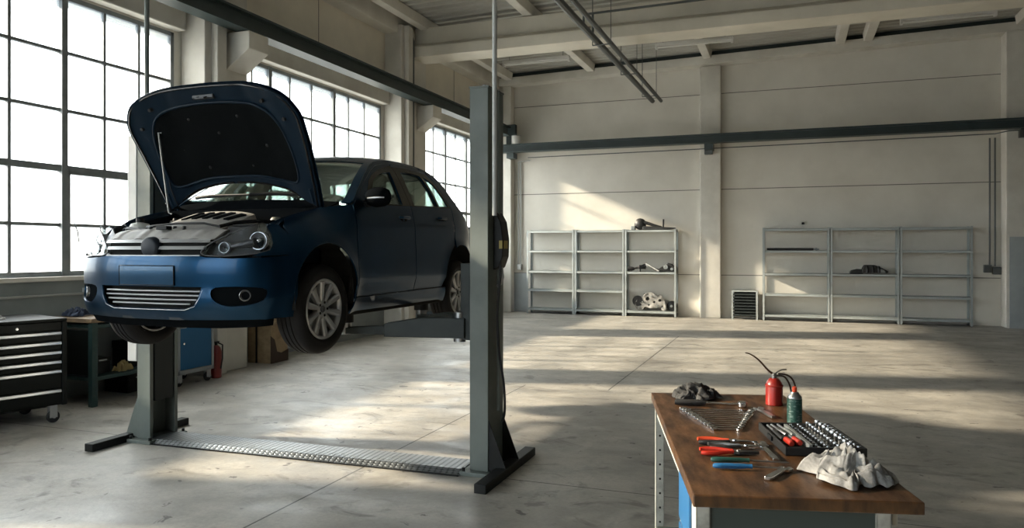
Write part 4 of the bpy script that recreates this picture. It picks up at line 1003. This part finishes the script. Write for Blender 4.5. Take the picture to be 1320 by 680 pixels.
MB().box(-.06,-.035,-d_-.01,-d_,0,h_).build('corner_strap',M_blackmetal,cb)
bb=thing('storage_box','low dark blue storage box on the floor by the far left wall','box',(-7.22,14.85,0))
MB().box(-.24,.24,-.50,.50,.02,.26).build('box_body',mat('navy_plastic',(.010,.045,.085),.5),bb,bevel=.015)
MB().box(-.255,.255,-.515,.515,.26,.30).build('box_lid',mat('navy_plastic_lid',(.012,.05,.09),.45),bb,bevel=.01)
for y in (-.3,.3): MB().box(.24,.262,y-.05,y+.05,.18,.28).build('clip',M_trim,bb,bevel=.004)
for x in (-.2,.2):
    for y in (-.45,.45): MB().box(x-.03,x+.03,y-.03,y+.03,0,.02).build('foot',M_trim,bb)
# ---------------------------------------------------------------- shelving
M_shelf=mat('galvanised_shelving',(.40,.44,.445),.5,.1,col2=(.34,.375,.38),scale=5)
def shelving(x0,x1,levels,label,group,y0=18.62,y1=18.98,ht=2.17):
    t=thing('shelving_unit',label,'shelving',((x0+x1)/2,(y0+y1)/2,0),0,group); w=(x1-x0)/2-.006; d=(y1-y0)/2
    for sx in (-1,1):
        for sy in (-1,1):
            x=sx*w; y=sy*d; m=MB()
            m.box(min(x,x-sx*.045),max(x,x-sx*.045),min(y,y-sy*.004),max(y,y-sy*.004),0,ht); m.box(min(x,x-sx*.004),max(x,x-sx*.004),min(y,y-sy*.045),max(y,y-sy*.045),0,ht)
            m.build('upright',M_shelf,t)
            MB().box(x-sx*.025-.026,x-sx*.025+.026,y-sy*.022-.024,y-sy*.022+.024,0,.006).build('foot_plate',M_blackmetal,t)
    for z in levels:
        MB().box(-w+.006,w-.006,-d+.006,d-.006,z-.006,z).box(-w+.006,w-.006,-d+.006,-d+.010,z-.052,z).box(-w+.006,w-.006,d-.010,d-.006,z-.052,z).box(-w+.006,-w+.010,-d+.006,d-.006,z-.045,z).box(w-.010,w-.006,-d+.006,d-.006,z-.045,z).build('shelf',M_shelf,t)
    return t
full=[2.15,1.64,1.11,.63,.14]
ga='grey shelving left of the wall pilaster'; gb='grey shelving right of the wall pilaster'
shelving(-6.51,-5.215,full,'grey steel shelving unit nearest the corner and window wall, empty',ga)
shelving(-5.215,-3.915,full,'empty grey steel shelving unit in the middle of the left-hand trio',ga)
shelving(-3.915,-2.63,[2.15,1.64,1.11,.14],'grey steel shelving unit holding the pale engine casting and parts',ga)
shelving(-.64,.83,full,'grey steel shelving unit with a long black tube, beside the small rack',gb)
shelving(.83,2.255,full,'grey steel shelving unit with one black part on its middle shelf',gb)
shelving(2.255,3.67,full,'empty grey steel shelving unit farthest right on the back wall',gb)
# small slatted rack
sr=thing('drawer_rack','small dark slatted rack on the floor left of the right-hand shelves','rack',(-1.04,18.80,0))
for x in (-.28,.28):
    for y in (-.13,.13): MB().box(x-.02,x+.02,y-.02,y+.02,0,.66).build('upright',M_shelf,sr)
MB().box(-.30,.30,-.15,.15,.66,.68).build('top_frame',M_shelf,sr)
MB().box(-.25,.25,.10,.12,.06,.64).build('back_panel',M_blackmetal,sr)
for k in range(8): MB().box(-.26,.26,-.14,.10,.09+k*.07,.105+k*.07).box(-.26,.26,-.145,-.135,.09+k*.07,.125+k*.07).build('tray',M_arm,sr)
# parts on the shelves
M_blk=mat('oily_black_metal',(.018,.018,.019),.45,.3,col2=(.04,.04,.04),scale=12)
M_cast=mat('pale_aluminium_casting',(.42,.41,.385),.6,.2,col2=(.20,.195,.18),scale=6,bump=.4,bscale=14)
yc=18.80
t=thing('suspension_arm','black suspension arm with round hub lying on top of the shelves','car part',(-3.27,yc,2.152))
MB().lathe([(0,-.07),(.12,-.07),(.145,-.05),(.145,.02),(.09,.05),(.05,.07),(0,.07)],26,T(-.28,0,.147,rx=PI/2)).build('hub',M_blk,t,smooth=True)
MB().tube([(-.22,0,.20),(-.05,0,.15),(.10,0,.10),(.25,0,.05)],[.045,.04,.035,.04],10).build('arm_tube',M_blk,t,smooth=True)
MB().prism([(-.22,0),(.40,0),(.60,.02),(.60,.05),(.3,.07),(-.2,.10)],-.06,.06,'y').build('lower_link',M_blk,t,bevel=.01)
MB().cyl((.29,0,.04),(.30,0,.26),.022,10).build('stud',M_blk,t,smooth=True)
MB().box(-.50,-.40,-.08,.08,0,.10).build('bush_block',M_galv,t,bevel=.01)
t=thing('drive_shaft','black driveshaft with rubber boots on the third unit, upper inner shelf','car part',(-3.62,yc,1.112))
MB().tube([(-.24,0,.05),(.22,0,.13)],.022,10).build('shaft',M_blk,t,smooth=True)
MB().tube([(-.24,0,.065),(-.18,0,.068),(-.15,0,.065),(-.10,0,.07),(-.07,0,.07)],[.062,.05,.055,.04,.03],14).build('boot',M_blackrub,t,smooth=True)
MB().tube([(.02,0,.10),(.06,0,.11),(.10,0,.115),(.20,0,.13)],[.03,.055,.05,.065],14).build('boot',M_blackrub,t,smooth=True)
MB().cyl((.06,0,.0),(.07,0,.10),.025,10).build('mount_foot',M_blk,t)
o=MB().box(-.19,.19,-.02,.02,-.012,.012).build('steel_bar',M_white); o.location=(-3.23,18.66,1.225); o.rotation_euler=(0,.52,0); tag(o,'pale flat bar leaning between black parts on the shelf','metal bar')
t=thing('brake_caliper','black brake caliper assembly at the right end of the parts shelf','car part',(-2.88,yc,1.112))
MB().prism([(-.22,0),(.20,0),(.21,.10),(.12,.19),(.02,.22),(-.06,.15),(-.14,.12),(-.22,.05)],-.09,.09,'y').build('caliper_body',M_blk,t,bevel=.015)
MB().cyl((-.02,-.13,.12),(-.02,-.09,.12),.055,16).build('piston_cover',M_galv,t,bevel=.004)
MB().cyl((.13,-.12,.07),(.13,-.09,.07),.035,14).build('piston_cover',M_galv,t,bevel=.004)
MB().tube([(-.2,0,.04),(-.33,0,.08),(-.40,0,.13)],.02,8).build('brake_hose',M_blackrub,t,smooth=True)
t=thing('engine_casting','large pale aluminium engine casting with bolt holes on the bottom shelf','car part',(-3.27,yc,.142))
out=spline([(-.34,.02),(-.40,.16),(-.33,.30),(-.22,.33),(-.14,.42),(.02,.46),(.12,.40),(.24,.38),(.33,.26),(.38,.10),(.34,.0),(.28,.02),(.22,.10),(.0,.06),(-.15,.09),(-.22,.01)],closed=True,k=4)
hs=[[(cx+r*math.cos(q*PI/6),cz+r*math.sin(q*PI/6)) for q in range(12)] for cx,cz,r in ((-.27,.15,.035),(-.08,.30,.045),(.08,.22,.03),(.22,.26,.035),(.29,.12,.025),(-.05,.14,.03))]
mb=MB(); panel(mb,out,hs,.06,lambda u,v:(u,-.05+.03*noise.noise(Vector((u*9,v*9,2))),v)); o=mb.build('casting_face',M_cast,t,smooth=True,auto=60)
md=o.modifiers.new('s','SOLIDIFY'); md.thickness=.07; md.offset=0
MB().prism([(a*.9,b*.9+.01) for a,b in out[::3]],-.02,.12,'y').build('casting_core',M_blk,t,bevel=.01)
MB().lathe([(0,-.04),(.10,-.04),(.13,-.02),(.13,.05),(0,.05)],22,T(-.33,-.04,.24,rx=PI/2)).build('pulley',M_blk,t,smooth=True)
for cx,cz in ((-.2,.22),(.02,.36),(.16,.14),(.34,.2),(-.3,.06)): MB().cyl((cx,-.12,cz),(cx,-.07,cz),.018,8).build('bolt_boss',M_galv,t)
t=thing('gear_housing','dark round gear housing beside the pale casting on the bottom shelf','car part',(-2.765,18.84,.142))
MB().lathe([(0,-.07),(.10,-.07),(.125,-.03),(.125,.04),(.06,.08),(0,.08)],22,T(0,0,.126,rx=PI/2)).build('housing',M_blk,t,smooth=True)
MB().cyl((0,-.13,.126),(0,-.07,.126),.03,12).build('shaft_end',M_galv,t)
t=thing('exhaust_tube','long thin black tube lying on the upper shelf','tube',(.04,18.74,1.64))
MB().cyl((-.58,0,.03),(.44,0,.03),.028,14).build('tube',M_blk,t,smooth=True)
MB().cyl((.44,0,.03),(.56,0,.03),.020,12).build('tube_end',M_galv,t,smooth=True)
MB().lathe([(.028,-.02),(.036,-.01),(.036,.01),(.028,.02)],14,T(.50,0,.03,ry=PI/2)).build('collar',M_galv,t,smooth=True)
t=thing('intake_manifold','black ribbed car part on the middle shelf of the right-hand trio','car part',(1.68,18.76,1.112))
MB().prism([(-.18,.02),(.34,.02),(.36,.06),(.22,.14),(.08,.20),(-.14,.20),(-.18,.12)],-.10,.10,'y').build('plenum',M_blk,t,bevel=.02)
MB().prism([(-.44,0),(-.15,0),(-.15,.10),(-.28,.11),(-.40,.08),(-.44,.04)],-.08,.08,'y').build('throttle_body',M_blk,t,bevel=.02)
for x in (-.08,.04,.16): MB().tube([(x,-.08,.16),(x,-.13,.10),(x,-.13,.02)],.03,10).build('runner',M_blk,t,smooth=True)
MB().prism([(.16,.03),(.30,.03),(.26,.09),(.14,.12)],-.12,-.10,'y').build('bracket',M_galv,t)
t=thing('wall_hook','tiny black hook on the wall above the right-hand shelves','hook',(.26,18.985,2.27))
MB().box(-.03,.03,-.005,.015,-.02,.03).build('hook_plate',M_blk,t); MB().tube([(0,0,.01),(0,-.05,.0),(0,-.06,.03)],.01,6).build('hook_arm',M_blk,t)
t=thing('paint_tin','small pale tin standing on the back wall beam behind the nearer post','tin',(-6.72,18.42,4.401))
MB().lathe([(0,0),(.12,0),(.12,.20),(.115,.21),(0,.21)],24).build('tin_body',M_white,t,smooth=True)
MB().lathe([(.10,.211),(.125,.211),(.125,.225),(.0,.225)],24).build('tin_lid',M_galv,t,smooth=True)
# ---------------------------------------------------------------- foreground table
M_top=mat('oiled_table_timber',(.098,.044,.014),.45,col2=(.016,.007,.003),scale=5.5,detail=10,stretch=(3.2,.9,1),lo=.34,hi=.66,bump=.12,bscale=60,rvar=.10)
M_legw=mat('chipped_white_leg',(.40,.41,.38),.55,col2=(.24,.25,.23),scale=14,lo=.5,hi=.72)
M_apron=mat('grey_green_apron',(.045,.06,.056),.55,spec=.3)
TA=math.radians(14.217); TZ=.88
TB=thing('work_table','long timber-topped work table with white steel legs in the right foreground','table',(-.29,2.42,0),TA)
MB().box(0,.695,0,1.712,TZ-.04,TZ).build('table_top',M_top,TB,bevel=.005)
for x,y in ((.035,.05),(.585,.05),(.035,1.60),(.64,1.60)):
    a=.022; m=MB().box(x-a,x+a,y-a,y-a+.004,0,TZ-.04).box(x-a,x-a+.004,y-a,y+a,0,TZ-.04).box(x-a,x+a,y+a-.004,y+a,0,TZ-.04).box(x+a-.004,x+a,y-a,y+a,0,TZ-.04)
    lg=m.build('leg',M_legw,TB)
    for z in range(10): MB().cyl((x,y-a-.001,.08+z*.075),(x,y-a,.08+z*.075),.006,8).build('leg_hole',M_trim,lg)
MB().box(.057,.563,.04,.06,TZ-.12,TZ-.04).build('front_apron',M_apron,TB,bevel=.002)
MB().box(.02,.035,.08,1.57,TZ-.10,TZ-.04).build('side_rail',M_legw,TB)
MB().box(.63,.645,.08,1.57,TZ-.10,TZ-.04).build('side_rail',M_legw,TB)
MB().box(.02,.66,.6,1.57,.18,.21).build('lower_shelf',M_apron,TB,bevel=.003)
cbn=MB().box(.018,.40,.085,.52,.22,TZ-.045).build('drawer_cabinet',M_legw,TB,bevel=.003)
for z0,z1 in ((.65,.82),(.46,.63),(.24,.44)):
    dq=MB().box(.008,.020,.17,.47,z0,z1).build('blue_drawer',mat('blue_drawer_paint',(.015,.10,.24),.4),cbn,bevel=.003)
tm=Matrix.Translation((-.29,2.42,0))@Matrix.Rotation(TA,4,'Z')
def tp(x,y,z=0): v=tm@Vector((x,y,TZ+z)); return (v.x,v.y,v.z)
rag('rag',M_ragd,tp(.215,1.59,.001),.29,.22,.075,2.4,TA+.3,'dark oily rag crumpled at the far left corner of the table')
rag('rag',M_ragl,tp(.54,.235,.001),.30,.28,.105,6.7,TA-.5,'pale grey crumpled rag at the near right corner of the table',n=60)
# ratchet
t=thing('ratchet_wrench','long ratchet with black grip beside the dark rag','ratchet',tp(.09,1.385,.001),TA-.07)
MB().tube([(0,0,.016),(.01,0,.016),(.12,0,.016),(.15,0,.014)],[.012,.0145,.015,.010],12).build('grip',M_blackrub,t,smooth=True)
MB().tube([(.15,0,.014),(.20,0,.013),(.31,0,.013)],[.010,.008,.008],10).build('shaft',M_chrome,t,smooth=True)
MB().lathe([(0,-.013),(.018,-.013),(.022,-.008),(.022,.010),(.017,.015),(0,.015)],20,T(.325,0,.014)).build('ratchet_head',M_chrome,t,smooth=True)
# combination wrenches -------------------------------------------------
def wrench_mesh(Lg,w):
    m=MB(); r=w*1.05
    # shaft
    m.prism([(w*1.6,-w*.28),(Lg-w*1.1,-w*.32),(Lg-w*1.1,w*.32),(w*1.6,w*.28)],.004,.0085,'z')
    # ring end
    R0,R1=w*.95,w*.58; vs=[];n=20
    for k in range(n):
        q=2*PI*k/n
        for rr,z in ((R1,.002),(R0,.002),(R0*1.0,.013),(R1,.013)): vs.append((Lg-w*.9+rr*math.cos(q),rr*math.sin(q),z))
    m.add(vs,[(4*k+i,4*((k+1)%n)+i,4*((k+1)%n)+(i+1)%4,4*k+(i+1)%4) for k in range(n) for i in range(4)])
    # open end
    j=[(w*2.0,-w*.30),(w*1.3,-w*.95),(w*.5,-w*1.15),(-w*.35,-w*.95),(-w*.30,-w*.52),(w*.55,-w*.50),(w*.80,0),(w*.55,w*.50),(-w*.05,w*.52),(-w*.1,w*1.0),(w*.7,w*1.15),(w*1.4,w*.85),(w*2.0,w*.30)]
    m.prism(j,.002,.011,'z'); return m
nw=11
desc=['longest combination wrench in the row, next to the ratchet']+['%s combination wrench of the row, counted from the ratchet'%ORD(k) for k in range(1,10)]+['shortest combination wrench in the row, next to the pliers']
for k in range(nw):
    f=k/(nw-1); x0=.105+.085*f; x1=.455-.135*f; y=1.275-.40*f
    o=wrench_mesh(x1-x0,.0185-.0035*f).build('combination_wrench',M_chrome,smooth=False,bevel=.0012,bseg=1); o.location=tp(x0,y,.0); o.rotation_euler=(0,0,TA-.04-.006*math.sin(k*2.3))
    tag(o,desc[k],'wrench','combination wrenches laid in a row')
def pliers(loc,rz,ca,cb,label,jl=.055,steel=M_steel):
    t=thing('pliers',label,'pliers',loc,rz)
    for s,m_ in ((1,ca),(-1,cb)):
        MB().tube(spline([(0,s*.026,.010),(.02,s*.030,.010),(.06,s*.026,.011),(.10,s*.014,.012),(.12,s*.009,.012)],k=4),[.007+.0025*math.sin(PI*min(1,i/12)) for i in range(17)],8).build('handle_grip',m_,t,smooth=True)
    MB().prism([(.112,-.012),(.14,-.018),(.165,-.012),(.165+jl,-.003),(.165+jl,.003),(.165,.012),(.14,.018),(.112,.012)],.004,.016,'z').build('jaws',steel,t,bevel=.002)
    MB().cyl((.14,0,.016),(.14,0,.019),.008,14).build('pivot',M_chrome,t)
M_redg=mat('red_grip',(.42,.025,.012),.4,coat=.3); M_redg2=mat('orange_red_grip',(.50,.055,.018),.4,coat=.3)
M_blueg=mat('blue_handle',(.015,.10,.24),.35,coat=.3); M_greeng=mat('dark_green_handle',(.012,.055,.045),.35,coat=.3)
pliers(tp(.105,.655,.0),TA-.05,M_redg2,M_blackrub,'pliers with one orange-red and one black grip',.065,M_chrome)
pliers(tp(.092,.495,.0),TA-.03,M_redg,M_redg,'pliers with both grips red and dark jaws',.05,M_blk)
def driver(loc,rz,m_,label,Lh=.135,Ls=.14):
    t=thing('screwdriver',label,'screwdriver',loc,rz)
    MB().tube([(0,0,.014),(.006,0,.014),(.03,0,.014),(Lh*.75,0,.014),(Lh*.9,0,.014),(Lh,0,.014)],[.005,.009,.0105,.0095,.007,.0085],10).build('handle',m_,t,smooth=True)
    MB().tube([(Lh,0,.014),(Lh+Ls*.92,0,.010),(Lh+Ls,0,.009)],[.0035,.0035,.002],8).build('blade',M_steel,t,smooth=True)
driver(tp(.11,.365),TA+.0,M_greeng,'screwdriver with dark green handle, between red pliers and blue one')
driver(tp(.105,.285),TA+.02,M_blueg,'screwdriver with blue handle, nearest the front table edge')
# extra steel tools
def adjustable(loc,rz,Lg,label,m_=M_chrome):
    t=thing('adjustable_wrench',label,'wrench',loc,rz)
    MB().prism([(0,-.010),(Lg*.12,-.014),(Lg*.7,-.009),(Lg*.76,-.022),(Lg*.93,-.026),(Lg,-.018),(Lg*.985,-.004),(Lg*.84,-.002),(Lg*.80,.014),(Lg*.7,.011),(Lg*.12,.013),(0,.010)],.003,.014,'z').build('body',m_,t,bevel=.002)
    MB().prism([(Lg*.80,.008),(Lg*.95,.008),(Lg*.98,.020),(Lg*.84,.024)],.004,.013,'z').build('moving_jaw',m_,t,bevel=.002)
    MB().cyl((Lg*.80,.0,.0085),(Lg*.86,.0,.0085),.006,10).build('adjuster',M_steel,t)
adjustable(tp(.347,.40),TA+1.60,.26,'long adjustable wrench lying across behind the pliers and drivers')
adjustable(tp(.265,.17),TA+.95,.17,'short adjustable wrench nearest the pale rag')
adjustable(tp(.505,1.12),TA+1.72,.21,'adjustable wrench alone in front of the red oil can',M_steel)
pliers(tp(.135,.577,.0),TA-.02,M_steel,M_steel,'bare steel pliers between the two red-gripped pairs',.05,M_chrome)
# oil can
t=thing('oil_can','red pump oil can with long thin spout at the far end of the table','oil can',tp(.584,1.45,.0),TA)
MB().lathe([(0,0),(.038,0),(.041,.004),(.041,.095),(.038,.108),(.028,.125),(.020,.133),(0,.134)],32).build('reservoir',mat('oil_can_red',(.27,.014,.008),.38,coat=.4,col2=(.22,.012,.008),scale=20),t,smooth=True)
MB().lathe([(.042,.092),(.043,.094),(.043,.100),(.041,.102)],32).build('rim_bead',mat('oil_can_bead',(.28,.02,.012),.4),t,smooth=True)
MB().lathe([(0,.134),(.012,.134),(.013,.150),(.008,.158),(0,.158)],16).build('pump_head',M_steel,t,smooth=True)
MB().tube(spline([(0,0,.150),(-.03,-.0,.172),(-.075,-.0,.222),(-.115,-.0,.250),(-.14,0,.256)],k=4),[.006-.0035*i/16 for i in range(17)],8).build('spout',mat('spout_brown_steel',(.12,.07,.045),.4,.7),t,smooth=True)
MB().tube(spline([(0,0,.150),(.03,0,.172),(.06,0,.176)],k=3),.0035,6).build('thumb_lever',M_steel,t,smooth=True)
MB().tube(spline([(.012,0,.145),(.05,0,.140),(.075,0,.10),(.085,0,.055),(.10,0,.045),(.105,0,.075),(.09,0,.125),(.06,0,.150),(.02,0,.155)],k=4),.0045,6).build('handle',mat('oil_can_handle',(.07,.045,.035),.4,.6),t,smooth=True)
# spray can
t=thing('spray_can','green spray can with orange-red nozzle behind the socket case','spray can',tp(.555,.955,.0),TA)
MB().lathe([(0,0),(.028,0),(.031,.003),(.031,.018),(.030,.020),(.030,.128),(.031,.131),(.029,.138),(.018,.150),(.016,.156),(0,.156)],32).build('can_body',M_steel,t,smooth=True)
tag(MB().lathe([(.0305,.020),(.0312,.020),(.0312,.128),(.0305,.128)],32).build('printed_label',mat('green_can_label',(.010,.052,.042),.4,coat=.3,col2=(.12,.18,.16),scale=60,lo=.56,hi=.62,stretch=(1,1,3)),t,smooth=True),'dark green label')
MB().lathe([(0,.156),(.009,.156),(.010,.160),(.010,.176),(.006,.180),(0,.180)],16).build('nozzle',mat('orange_nozzle',(.55,.06,.02),.4),t,smooth=True)
# socket case
M_case=mat('black_case_plastic',(.012,.013,.014),.5)
cx,cy=.545,.70; CR=.03
t=thing('socket_case','open black socket set case on the right side of the table','case',tp(cx,cy,.0),TA+CR)
MB().box(-.148,.148,-.205,.205,0,.006).box(-.148,-.140,-.205,.205,0,.034).box(.140,.148,-.205,.205,0,.034).box(-.148,.148,-.205,-.197,0,.034).box(-.148,.148,.197,.205,0,.034).box(-.14,.14,-.197,.197,.006,.016).build('tray',M_case,t,bevel=.002)
for y in (-.10,.10): MB().box(.148,.158,y-.02,y+.02,.01,.028).build('hinge',M_case,t,bevel=.002)
MB().box(-.157,-.148,-.03,.03,.012,.030).build('clasp',M_trim,t,bevel=.002)
cm=tm@Matrix.Translation((cx,cy,TZ))@Matrix.Rotation(CR,4,'Z')
def cpt(x,y,z): v=cm@Vector((x,y,z)); return (v.x,v.y,v.z)
rz=TA+CR
# sockets stand in rows along the case; built once, then copied
def socket_proto(r,h):
    t=thing('socket','','socket',(0,0,0),0,'sockets standing in the case')
    MB().lathe([(0,0),(r*.9,0),(r,.002),(r,h-.002),(r*.94,h),(r*.70,h),(r*.66,h-.004),(r*.66,h*.5),(0,h*.5)],16).build('socket_body',M_chrome,t,smooth=True)
    return t
rows=[(-.020,.0065,.016,12,'small chrome socket in the inner row of the case'),(.012,.0070,.018,12,'small chrome socket in the second row from the inner one'),(.050,.0085,.026,11,'mid-size chrome socket in the middle row of the case'),(.090,.0115,.034,9,'large chrome socket in the tall bright row'),(.124,.0095,.022,11,'chrome socket in the row along the table-edge side')]
for (x,r,h,n,lab) in rows:
    p0=socket_proto(r,h)
    for k in range(n):
        y=-.185+.37*k/(n-1)
        o=p0 if k==0 else dup(p0)
        o.location=cpt(x,y,.016); o['label']=lab; o['group']=lab.replace('socket in','sockets in')
def bar(x0,y0,x1,y1,z,r,m_,name,label,cat,tip=None):
    t=thing(name,label,cat,cpt(x0,y0,.016),rz+math.atan2(y1-y0,x1-x0)); Lg=math.dist((x0,y0),(x1,y1))
    MB().tube([(0,0,z),(Lg*.03,0,z),(Lg*.55,0,z)],[r*.7,r,r],12).build('grip',m_,t,smooth=True)
    MB().tube([(Lg*.55,0,z),(Lg*.6,0,z),(Lg,0,z)],[r*.9,r*.6,r*.55],10).build('shaft',M_steel,t,smooth=True)
bar(-.118,-.06,-.118,.17,.012,.010,M_case,'extension_bar','dark extension bar along the inner wall of the case','bar')
bar(-.085,.01,-.100,.18,.012,.011,M_steel,'extension_bar','steel extension bar behind the two red grips in the case','bar')
bar(-.062,.0,-.072,.185,.012,.010,M_galv,'extension_bar','grey extension bar right of the steel one in the case','bar')
bar(-.105,-.135,-.112,-.02,.013,.012,M_redg,'bit_driver','left one of the two small red-gripped drivers in the case','driver')
bar(-.072,-.125,-.078,-.01,.013,.012,M_redg,'bit_driver','right one of the two small red-gripped drivers in the case','driver')
o=MB().box(-.006,.006,-.17,.17,0,.020).build('bit_rail',M_galv); o.location=cpt(-.045,0,.016); o.rotation_euler=(0,0,rz); tag(o,'long grey bit rail running the length of the case','bit rail')
